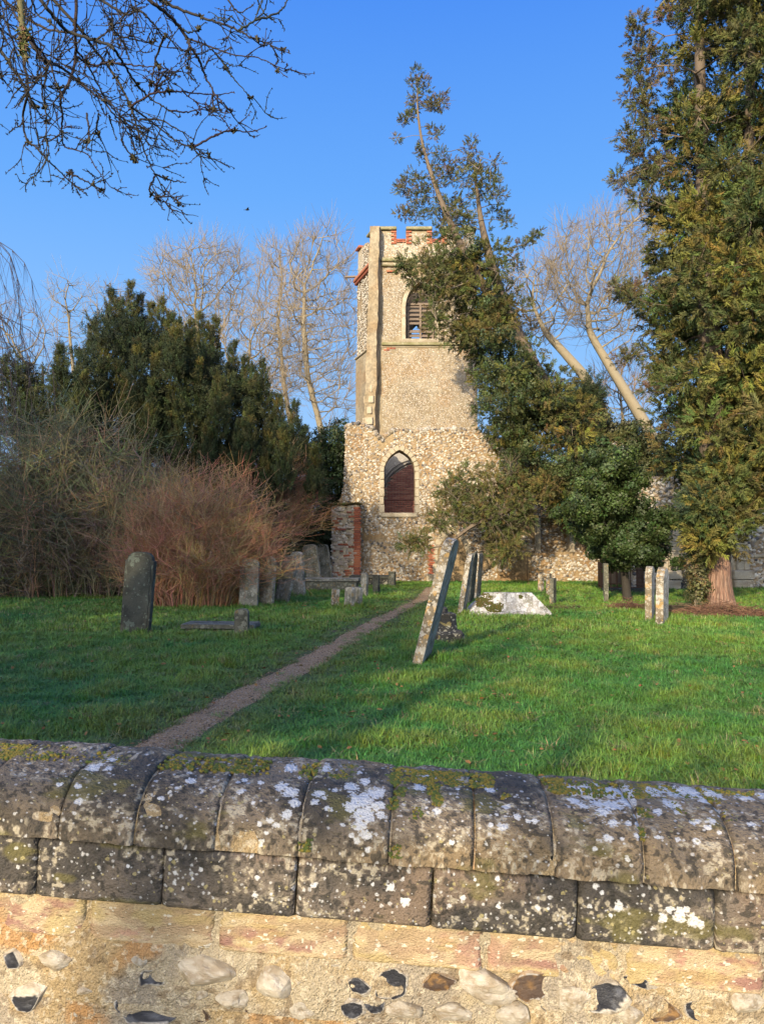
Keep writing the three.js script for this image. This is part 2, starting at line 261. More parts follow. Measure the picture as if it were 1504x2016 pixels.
const tower = thing('church_tower', 'tall square flint church tower with battlements and a louvred belfry window', 'church tower');
{
  const xl = tx(737), xr = tx(937), Zf = -TD, Zb = -34.4, plan = (g) => [[xl - g, Zf + g], [xr + g, Zf + g], [xr + g, Zb - g], [at(703, 1000, 32.3).x - g, Zb - g], [at(703, 1000, 32.3).x - g, -32.3 + g]];
  const inner = (t) => [[xl + t * 0.8, Zf - t], [xr - t, Zf - t], [xr - t, Zb + t], [at(703, 1000, 32.3).x + t, Zb + t], [at(703, 1000, 32.3).x + t, -32.3 - t * 0.3]];
  const yS = ty(681), yP = ty(516), yT = ty(449), yBase = 0;
  const win = archPts(tx(799), tx(857), ty(669), ty(606), ty(556)), winBack = [[tx(818), ty(668) + 0.75], [tx(842), ty(668) + 0.75], [tx(842), ty(668) + 1.5], [tx(830), ty(668) + 1.75], [tx(818), ty(668) + 1.5]];
  const winHole = extrude(shapeOf(win), 2.0); winHole.translate(0, 0, Zf - 1.5); const backHole = extrude(shapeOf(winBack), 2.4); backHole.translate(0, 0, Zb - 0.6);
  part('lower_stage', cut(prism(plan(0.06), yBase, yS), prism(inner(0.7), yBase + 0.3, yS + 1)), MAT.render, tower);
  part('belfry_stage', cut(prism(plan(0), yS, yP), prism(inner(0.6), yS - 1, yP + 1), winHole, backHole), MAT.render, tower);
  const notch = (a, b, d0, d1) => { const g = new THREE.BoxGeometry(tx(b) - tx(a), 2, 1.6); g.translate((tx(a) + tx(b)) / 2, ty(470) + 1, (d0 + d1) / 2); return g; };
  const backNotch = [0.15, 0.55].map((t) => { const g = new THREE.BoxGeometry(0.5, 2, 1.6); g.translate(lerp(xl, xr, t + 0.12), ty(470) + 1, Zb); return g; });
  const leftNotch = new THREE.BoxGeometry(1.6, 2, 0.55); leftNotch.rotateY(0.3); leftNotch.translate(at(722, 1000, 31).x, ty(470) + 1, -31.0);
  const par = cut(prism(plan(-0.03), yP, yT - 0.1), prism(inner(0.42), yP - 1, yT + 1), notch(781, 800, Zf, Zf), notch(852, 871, Zf, Zf), notch(905, 918, Zf, Zf), ...backNotch, leftNotch);
  part('parapet', par, MAT.rubble, tower);
  // copings on the merlons
  for (const [a, b] of [[733, 780], [801, 851], [872, 904], [919, 939]]) { const g = block(tx(b) - tx(a) + 0.05, 0.13, 0.56, 0.03); g.translate((tx(a) + tx(b)) / 2, yT - 0.02, Zf - 0.2); part('merlon_coping', boxUV(g), MAT.copingMoss, tower); }
  for (const t of [0.18, 0.92]) { const p = V(lerp(xl, at(703, 1000, 32.3).x, t), yT - 0.02, lerp(Zf, -32.3, t)); const g = block(0.36, 0.11, t < 0.5 ? 0.9 : 0.5, 0.03); g.rotateY(Math.atan2(xl - at(703, 1000, 32.3).x, 2.3)); g.translate(p.x + 0.1, p.y, p.z); part('merlon_coping', boxUV(g), t < 0.5 ? MAT.copingMoss : MAT.brickRed[0], tower); }
  // string courses: stone on the front, moulded red brick round the west side
  const str = (py, h, d, mat, name, x0 = tx(751), x1 = xr + 0.08) => { const g = block(x1 - x0, h, d, 0.025); g.translate((x0 + x1) / 2, ty(py), Zf + d / 2 - 0.05); part(name, boxUV(g), mat, tower); };
  str(513, 0.15, 0.2, MAT.copingMoss, 'string_course'); str(519.6, 0.12, 0.11, MAT.ashlar, 'string_course'); str(524, 0.06, 0.16, MAT.copingMoss, 'string_course'); str(678.5, 0.13, 0.22, MAT.copingMoss, 'string_course'); str(682.8, 0.09, 0.13, MAT.ashlar, 'string_course');
  const side = (y, h, d, mat, name) => { const a = V(xl, y, Zf), b = V(at(703, 1000, 32.3).x, y, -32.3), g = block(a.distanceTo(b), h, d, 0.03); g.rotateY(Math.atan2(-(b.z - a.z), b.x - a.x)); g.translate((a.x + b.x) / 2, y, (a.z + b.z) / 2); part(name, boxUV(g), mat, tower); };
  side(yP - 0.02, 0.14, 0.36, MAT.brickRed[2], 'brick_string'); side(yP - 0.15, 0.1, 0.24, MAT.brickRed[1], 'brick_string'); side(yS, 0.09, 0.26, MAT.ashlar, 'string_course');
  // ragged corner buttress
  const bp = (py, dx = 0) => V(tx(740 + dx), ty(py), Zf + 0.12), N = 15, pts = [], rad = [], r = rng(3);
  for (let i = 0; i <= N; i++) { const t = i / N; pts.push(V(tx(lerp(724, 738, Math.pow(t, 0.8)) + (r() - 0.5) * 3), lerp(3.2, yT - 0.08, t), Zf + lerp(0.42, 0.3, t) + (r() - 0.5) * 0.04)); rad.push(lerp(0.44, 0.31, t) * (0.94 + 0.12 * r())); }
  { const H = yT - 0.1 - 3.0, g = new THREE.BoxGeometry(1, H, 1, 5, 70, 6), q = g.attributes.position; for (let i = 0; i < q.count; i++) { const t = q.getY(i) / H + 0.5, y = q.getY(i) + 3.0 + H / 2, w = lerp(0.52, 0.36, Math.pow(t, 0.7)), d = lerp(0.95, 0.72, t), lx = q.getX(i) * w, lz = q.getZ(i) * d, n1 = fbm(lx * 3 + 40, y * 1.7 + lz * 3, 3, 0, 71) - 0.5, n2 = fbm(lx * 9 + 9, y * 7 + lz * 9, 2, 0, 72) - 0.5, an = 0.3, x = lx * Math.cos(an) + lz * Math.sin(an) * -0.6; q.setXYZ(i, tx(lerp(727, 741, Math.pow(t, 0.8))) + x + n1 * 0.1 + n2 * 0.05, y, Zf + 0.12 + lz * 0.9 + n1 * 0.07 + n2 * 0.04); } g.computeVertexNormals(); part('corner_buttress', boxUV(g), MAT.render, tower); }
  for (let i = 0; i < 9; i++) { const y = lerp(3.9, ty(770), i / 8), g = block(0.3 + 0.12 * (i % 2), 0.27, 0.3, 0.02); g.rotateY(-0.4); g.translate(tx(722 + i * 0.9), y, Zf + 0.5 - i * 0.02); part('quoin', boxUV(g), MAT.ashlar, tower); }
  // brick dressings round the embrasures
  const bg = [block(0.21, 0.062, 0.12, 0.006), block(0.105, 0.062, 0.12, 0.006)], rb = rng(9);
  const brick = (x, y, k, z = Zf + 0.0, mats = MAT.brickRed) => { const m = part('brick', bg[k], mats[Math.floor(rb() * 4)], tower); m.position.set(x, y, z - 0.045 + 0.012 * rb()); return m; };
  for (const [a, b] of [[781, 800], [852, 871]]) { for (let k = 0; k < 9; k++) { const y = ty(470) - 0.17 + k * 0.075; const w = k % 2; for (const [x, s] of [[tx(a), -1], [tx(b), 1]]) if (y < yT - 0.14) brick(x + s * (w ? 0.055 : 0.108), y, w); } for (let k = 0; k < 2; k++) for (let x = tx(a) + 0.06; x < tx(b) - 0.02; x += 0.115) brick(x, ty(470) - 0.035 - k * 0.075, 1); }
  for (const [px, py, n] of [[764, 535, 3], [764, 686.5, 3], [758, 690, 2]]) for (let k = 0; k < n; k++) brick(tx(px) + k * 0.12, ty(py), 1, Zf + 0.065);
  // belfry window: jamb stones, sill, frame, mullion and louvre slats
  const w0 = tx(799), w1 = tx(857), jy0 = ty(669), jys = ty(606), jya = ty(556);
  const ring = shapeOf(archPts(w0 - 0.15, w1 + 0.15, jy0 - 0.14, jys, jya + 0.22)); ring.holes.push(new THREE.Path(archPts(w0 + 0.0, w1 - 0.0, jy0 - 0.01, jys, jya).map(([x, y]) => new THREE.Vector2(x, y))));
  const hood = extrude(ring, 0.16, 0.02); hood.translate(0, 0, Zf - 0.1); const bwin = new THREE.Group(); bwin.name = 'belfry_window'; tower.add(bwin); part('window_surround', boxUV(hood), MAT.ashlar, bwin);
  const sill = block(w1 - w0 + 0.5, 0.16, 0.3, 0.03); sill.translate((w0 + w1) / 2, jy0 - 0.07, Zf + 0.02); part('window_sill', boxUV(sill), MAT.ashlar, bwin);
  const bar = (x, y0, y1, w, z) => { const g = block(w, y1 - y0, 0.09, 0.008); g.translate(x, (y0 + y1) / 2, z); part('window_frame', g, MAT.louvre, bwin); };
  bar(w0 + 0.11, jy0 + 0.02, jys + 0.3, 0.08, Zf - 0.38); bar((w0 + w1) / 2 + 0.02, jy0 + 0.02, jys + 0.3, 0.08, Zf - 0.37); bar(w1 - 0.06, jy0 + 0.02, jys + 0.3, 0.08, Zf - 0.38);
  { const g = block(w1 - w0, 0.09, 0.09, 0.008); g.translate((w0 + w1) / 2, jys + 0.25, Zf - 0.375); part('window_frame', g, MAT.louvre, bwin); }
  for (const [a, b] of [[w0 + 0.14, (w0 + w1) / 2 - 0.02], [(w0 + w1) / 2 + 0.06, w1 - 0.1]]) for (let k = 0; k < 9; k++) { if (k === 3 && a < 0.9 * w1 && a === w0 + 0.14) continue; const g = block(b - a, 0.025, 0.2, 0.004); g.rotateX(0.75); const m = part('louvre_slat', g, MAT.louvre, bwin); m.position.set((a + b) / 2, jy0 + 0.1 + k * 0.168, Zf - 0.4); m.rotation.z = (rb() - 0.5) * 0.05; }
  // timber water spout
  const sp = block(0.62, 0.07, 0.1, 0.01); sp.rotateZ(0.03); sp.translate(at(694, 545, 32).x, at(694, 545, 32).y, -32); part('waterspout', sp, MAT.louvre, tower);
  // blocked tower arch seen through the window of the ruined wall
  const barch = new THREE.Group(); barch.name = 'blocked_arch'; tower.add(barch); const ax = tx(825.5), arc = (k, rr) => V(ax + Math.cos(k) * rr, ty(985) + Math.sin(k) * rr * 1.02, Zf + 0.12), R = 1.43, arch = []; for (let i = 0; i <= 24; i++) arch.push(i / 24 * Math.PI);
  for (const [dr, rad2, dz] of [[0.05, 0.05, 0.0], [0.16, 0.04, 0.05], [-0.05, 0.04, -0.04]]) { const c = new THREE.CatmullRomCurve3(arch.map((k) => arc(k, R + dr).add(V(0, 0, dz)))); part('arch_moulding', new THREE.TubeGeometry(c, 40, rad2, 6), MAT.plaster, barch); }
  const back = new THREE.PlaneGeometry(3.4, 3.6); back.translate(ax, ty(985) + 0.1, Zf + 0.075); part('arch_mortar', back, MAT.plaster, barch);
  const inb = new THREE.CircleGeometry(R, 24, 0, Math.PI); inb.translate(ax, ty(985), Zf + 0.082); part('arch_mortar', inb, MAT.brickMortar, barch);
  let nb = 0; for (let row = 0; row < 30; row++) for (let k = 0; k < 8; k++) { const x = tx(748) + 0.06 + k * 0.225 + (row % 2) * 0.1125, y = ty(1014) + row * 0.073, low = y < ty(985); if (!low && Math.hypot(x - ax, (y - ty(985)) / 1.02) > R - 0.08) continue; if (x > tx(822) || nb > 240) continue; nb++; const m = part('brick', bg[0], MAT.brickDark[Math.floor(rb() * (low ? 2 : 4))], barch); m.position.set(x, y, Zf + 0.075 + (low ? 0.07 : 0) + 0.008 * rb()); }
  { const g = block(1.7, 0.05, 0.14, 0.01); g.translate(tx(787), ty(984), Zf + 0.14); part('brick_ledge', g, MAT.brickDark[3], barch); }
  const inWin = (x, y) => inPoly(archPts(w0 - 0.2, w1 + 0.2, jy0 - 0.2, jys, jya + 0.3), x, y);
  flintFace('flint_facing', tower, (x, y) => x > tx(753) && y > ty(845), tx(753), xr, ty(848), yS - 0.12, V(0, 0, Zf + 0.050), 330, 0.052, 31, [4, 5, 1.6, 2.5, 0.8, 0.3, 1.6, 3]);
  flintFace('flint_facing', tower, (x, y) => !inWin(x, y) && fbm(x * 1.1, y * 1.1, 3, 0, 5) > 0.43, tx(753), xr, yS + 0.1, yP - 0.12, V(0, 0, Zf - 0.0085), 280, 0.05, 32, [4, 5, 1.6, 2.5, 0.8, 0.2, 1.6, 3]);
  flintFace('flint_facing', tower, (x, y) => !(x > tx(778) && x < tx(803) && y > ty(478)) && !(x > tx(850) && x < tx(873) && y > ty(478)), xl + 0.1, xr, yP + 0.1, yT - 0.2, V(0, 0, Zf - 0.0385), 260, 0.056, 33, [5, 4, 5, 2, 1, 0.5, 1, 3]);
  const nl = V(-(2.3), 0, -(at(703, 1000, 32.3).x - xl)).normalize(); if (nl.x > 0) nl.negate(); const rgt = up.clone().cross(nl).normalize(), mid = V((xl + at(703, 1000, 32.3).x) / 2, 0, (Zf - 32.3) / 2).addScaledVector(nl, 0.06);
  flintFace('flint_facing', tower, (x, y) => fbm(x * 1.3 + 4, y * 0.9, 3, 0, 6) > 0.5, -1.1, 1.1, ty(840), yT - 0.3, mid.clone().addScaledVector(nl, -0.02), 90, 0.062, 34, [5, 4, 5, 2, 1, 0.3, 1, 3], nl);
}
// ---------------------------------------------------------------- the ruined nave wall in front of the tower
const ND = 27, nx = (px) => at(px, 1000, ND).x, ny = (py) => at(CX, py, ND).y;
const nave = thing('nave_wall', 'ruined flint rubble wall with a pointed window opening and a doorway, in front of the tower', 'church wall');
{
  const r = rng(18), top = [[680, 838], [705, 834], [728, 840], [740, 855], [752, 868], [763, 856], [775, 846], [830, 848], [880, 845], [932, 851], [975, 862], [1000, 873], [1030, 880], [1060, 902], [1095, 920], [1130, 915], [1165, 898], [1198, 880], [1222, 876], [1236, 905], [1240, 960], [1246, 1010], [1250, 1148]];
  const pts = [[668, 1150], [664, 1040], [668, 990], [676, 960], [679, 900]]; const out = [];
  for (const [i, p] of [...pts, ...top].entries()) { out.push([nx(p[0]), i === 0 || i === pts.length + top.length - 1 ? -0.1 : ny(p[1])]); if (i >= 5 && i < pts.length + top.length - 2) { const q = [...pts, ...top][i + 1]; for (const t of [0.33, 0.66]) out.push([nx(lerp(p[0], q[0], t)), ny(lerp(p[1], q[1], t)) + (r() - 0.5) * 0.14]); } }
  const sh = shapeOf(out), win = archPts(nx(756), nx(817), ny(1010), ny(928), ny(886)), door = archPts(nx(862), nx(917), -0.2, ny(1092), ny(1050)), niche = [[1063, 1090], [1120, 1090], [1120, 1020], [1063, 1020]].map(([a, b]) => [nx(a), ny(b)]);
  for (const h of [win, door]) sh.holes.push(new THREE.Path(h.map(([x, y]) => new THREE.Vector2(x, y))));
  const g = extrude(sh, 0.85); g.translate(0, 0, -ND - 0.85); part('wall', cut(g, (() => { const n = extrude(shapeOf(niche), 0.6); n.translate(0, 0, -ND - 0.35); return n; })()), MAT.naveRubble = std({ map: rep(T.mortar, 0.25), bumpMap: rep(bumpT, 0.8), bumpScale: 0.03, color: RGB(0.8, 0.7, 0.56) }), nave);
  { const q = new THREE.Mesh(); const s2 = shapeOf([[nx(1036), -0.1], [nx(1236), -0.1], [nx(1236), ny(1088)], [nx(1180), ny(1090)], [nx(1120), ny(1086)], [nx(1036), ny(1090)]]), g2 = extrude(s2, 0.4); g2.translate(0, 0, -ND - 0.2); part('plinth', boxUV(g2), MAT.naveRubble, nave); }
  const surround = (a, b, y0, ys, ya, w, name, z, d) => {                           // dressed stones round an opening, one by one
    const pts2 = archPts(a - w / 2, b + w / 2, y0, ys, ya + w * 0.6, 6).slice(1), rr = rng(Math.floor(a * 1000));
    let carry = []; const line = []; const path = [...pts2, [a - w / 2, y0]];
    for (let i = 1; i < path.length; i++) { const [x0, y0b] = path[i - 1], [x1, y1] = path[i], L = Math.hypot(x1 - x0, y1 - y0b), n = Math.max(1, Math.round(L / 0.28)); for (let k = 0; k < n; k++) line.push([lerp(x0, x1, (k + 0.5) / n), lerp(y0b, y1, (k + 0.5) / n), Math.atan2(y1 - y0b, x1 - x0), L / n]); }
    for (const [x, y, an, L] of line) { const b2 = block(L - 0.012, w * (0.9 + 0.3 * rr()), d, 0.015, 0.012, rr); const m = part(name, boxUV(b2), MAT.ashlar, nave); m.position.set(x, y, z + (rr() - 0.5) * 0.02); m.rotation.z = an; }
  };
  surround(nx(756), nx(817), ny(1010), ny(928), ny(886), 0.15, 'jamb_stone', -ND - 0.22, 0.5);
  surround(nx(862), nx(917), 0, ny(1092), ny(1050), 0.2, 'jamb_stone', -ND - 0.25, 0.56);
  { const b2 = block(nx(822) - nx(750), 0.16, 0.7, 0.03); b2.translate((nx(750) + nx(822)) / 2, ny(1014), -ND - 0.3); part('window_sill', boxUV(b2), MAT.ashlar, nave); }
  const door0 = new THREE.Group(); door0.name = 'door'; nave.add(door0); for (let k = 0; k < 5; k++) { const dg = block((nx(917) - nx(862)) / 5 - 0.01, ny(1056) - (k === 0 || k === 4 ? 0.45 : k === 2 ? 0.06 : 0.16), 0.05, 0.008); const m = part('door_plank', dg, MAT.doorWood, door0); m.position.set(lerp(nx(862), nx(917), (k + 0.5) / 5), (ny(1056) - (k === 0 || k === 4 ? 0.45 : k === 2 ? 0.06 : 0.16)) / 2, -ND - 0.6); }
  for (const y of [0.45, 1.25]) { const hg = block(0.85, 0.06, 0.02, 0.004); hg.translate((nx(862) + nx(917)) / 2, y, -ND - 0.565); part('door_strap', hg, MAT.iron, door0); }
  // brick dressing beside the door
  const bg = block(0.2, 0.062, 0.16, 0.006), rb = rng(12); for (let k = 0; k < 14; k++) for (let j = 0; j < 1; j++) { const m = part('brick', bg, MAT.brickRed[Math.floor(rb() * 4)], nave); m.position.set(nx(848) + (k % 2) * 0.04, 0.3 + k * 0.073, -ND - 0.05); }
  { const b2 = block(0.3, 0.26, 0.3, 0.02); b2.translate(nx(847), 0.13, -ND); part('base_stone', boxUV(b2), MAT.ashlar, nave); }
  for (const [px, y0, y1] of [[1058, 1090, 1020], [1125, 1090, 1020]]) { const b2 = block(0.2, ny(y1) - ny(y0), 0.4, 0.02); b2.translate(nx(px), (ny(y0) + ny(y1)) / 2, -ND - 0.14); part('jamb_stone', boxUV(b2), MAT.ashlar, nave); }
  const holes = (x, y) => inPoly(archPts(nx(750), nx(823), ny(1016), ny(928), ny(878)), x, y) || inPoly(archPts(nx(856), nx(923), -0.2, ny(1092), ny(1042)), x, y) || (x > nx(1052) && x < nx(1131) && y > ny(1090) && y < ny(1018));
  flintFace('flint_facing', nave, (x, y) => inPoly(out, x, y) && !holes(x, y) && !(y < ny(1090) && x > nx(1040)) && fbm(x * 0.8, y * 0.8, 3, 0, 8) > 0.3, nx(664), nx(1248), 0.02, ny(836), V(0, 0, -ND - 0.006), 135, 0.088, 41, [3.5, 5, 3, 4, 3, 1.3, 4, 2.5]);
  flintFace('flint_facing', nave, (x, y) => true, nx(1040), nx(1234), 0.02, ny(1092), V(0, 0, -ND + 0.2), 110, 0.10, 42, [5, 5, 4, 3, 1.5, 0.8, 3, 2]);
  flintFace('flint_facing', nave, (x, y) => inPoly(niche, x, y), nx(1063), nx(1120), ny(1090), ny(1020), V(0, 0, -ND - 0.35), 110, 0.10, 43, [4, 5, 4, 3, 2, 1, 3, 2]);
  { const rr = rng(4), l = []; for (let i = 5; i < out.length - 3; i++) for (let k = 0; k < 26; k++) { const t = rr(), x = lerp(out[i][0], out[i + 1][0], t), y = lerp(out[i][1], out[i + 1][1], t), s = 0.05 + 0.05 * rr(), c = flintCols[Math.floor(rr() * 8)]; l.push({ m: M4(V(x, y + (rr() - 0.4) * 0.05, -ND - rr() * 0.85), new THREE.Quaternion().setFromEuler(new THREE.Euler(rr() * 3, rr() * 3, rr() * 3)), V(s * 1.2, s * 0.8, s)), c: RGB(...c.map((q) => q * 0.8)) }); } instances('wall_top_rubble', flintGeos[1], MAT.flint, l, nave); }
}
// ---------------------------------------------------------------- broken brick pier at the west end
{
  const D = 26.1, X = (px) => at(px, 1000, D).x, Y = (py) => at(CX, py, D).y, pier = thing('brick_pier', 'broken red brick and flint pier capped with moss, left of the ruined wall', 'brick pier', [X(680), 0, -D]), r = rng(23);
  const h = Y(985), w = X(710) - X(650), core = block(w - 0.1, h - 0.14, 0.95, 0.05, 0.05, r); core.translate(0, (h - 0.14) / 2, -0.55); part('rubble_core', boxUV(core), MAT.rubble, pier);
  const bl = [block(0.22, 0.062, 0.15, 0.01, 0.015, r), block(0.17, 0.058, 0.15, 0.012, 0.02, r), block(0.11, 0.062, 0.15, 0.01, 0.012, r)];
  const rows = Math.floor((h - 0.2) / 0.073); let nB = 0;
  for (let row = 0; row < rows; row++) { const y = 0.05 + row * 0.073; for (let x = -w / 2 + 0.08; x < w / 2 - 0.26;) { const k = Math.floor(r() * 3), bw = [0.23, 0.18, 0.12][k]; if (r() < 0.5) { const pale = r() < 0.6; const m = part('brick', bl[k], pale ? MAT.brickPale ??= std({ color: RGB(0.42, 0.35, 0.29) }) : MAT.brickRed[Math.floor(r() * 4)], pier); m.position.set(x + bw / 2, y, -0.06 - 0.08 * r()); m.rotation.set((r() - 0.5) * 0.16, (r() - 0.5) * 0.3, (r() - 0.5) * 0.16); nB++; } x += bw; }
    for (const k of [0]) { const m = part('brick', bl[0], MAT.brickRed[Math.floor(r() * 4)], pier); m.position.set(w / 2 - 0.13 + (row % 2) * 0.03, y, -0.07); } }
  flintFace('flint_facing', pier, (x, y) => true, -w / 2 + 0.02, w / 2 - 0.24, 0.05, h - 0.2, V(0, 0, -0.06), 80, 0.10, 47, [5, 5, 4, 1, 1, 0.6, 2, 4]);
  const l = []; for (let i = 0; i < 420; i++) { const a = (r() - 0.5) * w * 0.94, b = -r() * 0.95; l.push({ m: M4(V(a, h - 0.16 + 0.10 * fbm(a * 3 + 5, b * 3, 3), b), new THREE.Quaternion(), V(0.05, 0.03, 0.05).multiplyScalar(0.7 + 0.8 * r())), c: RGB(0.06 + 0.05 * r(), 0.055 + 0.03 * r(), 0.018) }); } instances('moss_cap', flintGeos[0], std({ roughness: 1 }), l, pier);
}
// ---------------------------------------------------------------- the nearer flint wall with the large arch
const RD = 23, rx = (px) => at(px, 1000, RD).x, ry = (py) => at(CX, py, RD).y;
const archWall = thing('arched_wall', 'flint wall with a wide stone arch behind the red-barked conifer', 'church wall');
{
  const r = rng(61), out = [[rx(1238), -0.1], [rx(1240), ry(1010)], [rx(1236), ry(960)], [rx(1244), ry(942)]]; for (let px = 1260; px <= 1960; px += 20) out.push([rx(px), ry(939) + (r() - 0.5) * 0.07]); out.push([rx(1960), -0.1]);
  const a0 = rx(1326), a1 = rx(1447), ys = ry(1086), ya = ry(1010), opening = archPts(a0, a1, -0.3, ys, ya, 10), sh = shapeOf(out); sh.holes.push(new THREE.Path(opening.map(([x, y]) => new THREE.Vector2(x, y))));
  const g = extrude(sh, 0.8); g.translate(0, 0, -RD - 0.8); part('wall', boxUV(g), MAT.rubble, archWall);
  const far = extrude(shapeOf([[rx(1180), -0.1], [rx(1700), -0.1], [rx(1700), 2.6], [rx(1180), 2.9]]), 0.6); far.translate(0.9, 0, -RD - 4.6); part('inner_wall', boxUV(far), MAT.rubble, archWall);
  flintFace('flint_facing', archWall, () => true, rx(1200), rx(1640), 0.02, 2.5, V(0.9, 0, -RD - 4.0), 85, 0.12, 53, [3, 4, 3, 4, 3, 2, 3, 2]);
  const w = 0.3, line = [], path = archPts(a0 - w / 2, a1 + w / 2, 0, ys, ya + w * 0.55, 10).slice(1); path.push([a0 - w / 2, 0]);
  for (let i = 1; i < path.length; i++) { const [x0, y0] = path[i - 1], [x1, y1] = path[i], L = Math.hypot(x1 - x0, y1 - y0), n = Math.max(1, Math.round(L / 0.26)); for (let k = 0; k < n; k++) line.push([lerp(x0, x1, (k + 0.5) / n), lerp(y0, y1, (k + 0.5) / n), Math.atan2(y1 - y0, x1 - x0), L / n]); }
  for (const [x, y, an, L] of line) for (const [o, d, ww] of [[0, 0.7, 0.22], [0.19, 0.55, 0.15]]) { const b2 = block(L - 0.014, ww * (0.94 + 0.2 * r()), d, 0.018, 0.012, r), m = part('arch_stone', boxUV(b2), MAT.ashlar, archWall); m.position.set(x + Math.sin(an) * (o - 0.06), y - Math.cos(an) * (o - 0.06) * -1 * -1, -RD - 0.22 - (o ? 0 : 0.06)); m.rotation.z = an; if (Math.abs(Math.cos(an)) < 0.05) m.position.x = x + (x > (a0 + a1) / 2 ? 1 : -1) * (o - 0.06); }
  for (const [x, s] of [[a1 + 0.1, 1], [a0 - 0.1, -1]]) for (const [y, ww] of [[0.14, 0.56], [0.42, 0.64]]) { const b2 = block(ww, 0.27, 0.8, 0.03, 0.02, r); b2.translate(x + s * 0.06, y, -RD - 0.24); part('arch_stone', boxUV(b2), MAT.ashlar, archWall); }
  { const b2 = block(4, 0.1, 0.12, 0.02); b2.translate(a1 + 0.5 + 2, ry(1094), -RD); part('string_course', boxUV(b2), MAT.ashlar, archWall); }
  const hole = archPts(a0 - 0.34, a1 + 0.34, -0.3, ys, ya + 0.35, 8);
  flintFace('flint_facing', archWall, (x, y) => inPoly(out, x, y) && !inPoly(hole, x, y), rx(1238), rx(1700), 0.02, ry(940), V(0, 0, -RD + 0.01), 95, 0.115, 51, [5, 4, 6, 2, 2.5, 2.2, 1.5, 3]);
}
// ---------------------------------------------------------------- gravestones
const SM = {
  dark: stoneMap(512, 101, [0.075, 0.078, 0.06], [0.04, 0.042, 0.033], [0.12, 0.135, 0.10], [0.15, 0.18, 0.14], 150, { streak: true }),
  grey: stoneMap(512, 102, [0.135, 0.13, 0.095], [0.07, 0.072, 0.05], [0.19, 0.18, 0.135], [0.25, 0.25, 0.19], 300, { lichen2: [0.3, 0.2, 0.07], streak: true }),
  lichened: stoneMap(512, 103, [0.22, 0.18, 0.12], [0.09, 0.078, 0.055], [0.28, 0.24, 0.17], [0.46, 0.44, 0.38], 800, { lichen2: [0.40, 0.25, 0.08] }),
  pale: stoneMap(512, 104, [0.33, 0.30, 0.245], [0.20, 0.18, 0.14], [0.42, 0.40, 0.34], [0.52, 0.51, 0.47], 700, { lichen2: [0.3, 0.28, 0.2] }),
  mid: stoneMap(512, 106, [0.27, 0.26, 0.215], [0.15, 0.15, 0.115], [0.35, 0.33, 0.28], [0.42, 0.42, 0.36], 300, { lichen2: [0.3, 0.2, 0.07], streak: true }),
  black: stoneMap(512, 105, [0.05, 0.048, 0.042], [0.025, 0.025, 0.022], [0.1, 0.095, 0.08], [0.42, 0.4, 0.3], 260, { lichen2: [0.32, 0.26, 0.1] }),
};
const stoneMat = Object.fromEntries(Object.entries(SM).map(([k, t]) => [k, std({ map: t, bumpMap: rep(bumpT, 2), bumpScale: 0.012 })]));
function slabShape(w, h, top) {
  const s = new THREE.Shape(), a = w / 2; s.moveTo(-a, -0.25); s.lineTo(a, -0.25);
  if (top === 'round') { s.lineTo(a, h - a * 0.62); s.bezierCurveTo(a, h - a * 0.1, a * 0.5, h, 0, h); s.bezierCurveTo(-a * 0.5, h, -a, h - a * 0.1, -a, h - a * 0.62); }
  else if (top === 'shoulder') { s.lineTo(a, h - a * 0.6); s.lineTo(a * 0.86, h - a * 0.56); s.bezierCurveTo(a * 0.84, h - a * 0.1, a * 0.4, h, 0, h); s.bezierCurveTo(-a * 0.4, h, -a * 0.84, h - a * 0.1, -a * 0.86, h - a * 0.56); s.lineTo(-a, h - a * 0.6); }
  else if (top === 'ogee') { s.lineTo(a, h - a * 0.7); s.bezierCurveTo(a * 0.85, h - a * 0.75, a * 0.8, h - a * 0.2, a * 0.45, h - a * 0.12); s.bezierCurveTo(a * 0.2, h, 0, h, 0, h); s.bezierCurveTo(-a * 0.2, h, -a * 0.45, h - a * 0.12, -a * 0.45, h - a * 0.12); s.bezierCurveTo(-a * 0.8, h - a * 0.2, -a * 0.85, h - a * 0.75, -a, h - a * 0.7); }
  else { s.lineTo(a, h - a * 0.12); s.lineTo(a * 0.8, h); s.lineTo(-a * 0.8, h); s.lineTo(-a, h - a * 0.12); }
  s.closePath(); return s;
}
function rough(g, amp, f, seed) {                                                  // weathered surface: points that share a place move together
  const p = g.attributes.position; for (let i = 0; i < p.count; i++) { const x = p.getX(i), y = p.getY(i), z = p.getZ(i); p.setXYZ(i, x + (noise3(x * f + 7, y * f + 3, z * f + 5, seed) - 0.5) * amp, y + (noise3(x * f + 17, y * f + 31, z * f + 2, seed + 1) - 0.5) * amp * 0.6, z + (noise3(x * f + 1, y * f + 13, z * f + 9, seed + 2) - 0.5) * amp); } g.computeVertexNormals(); return g;
}
let stoneSeed = 200;
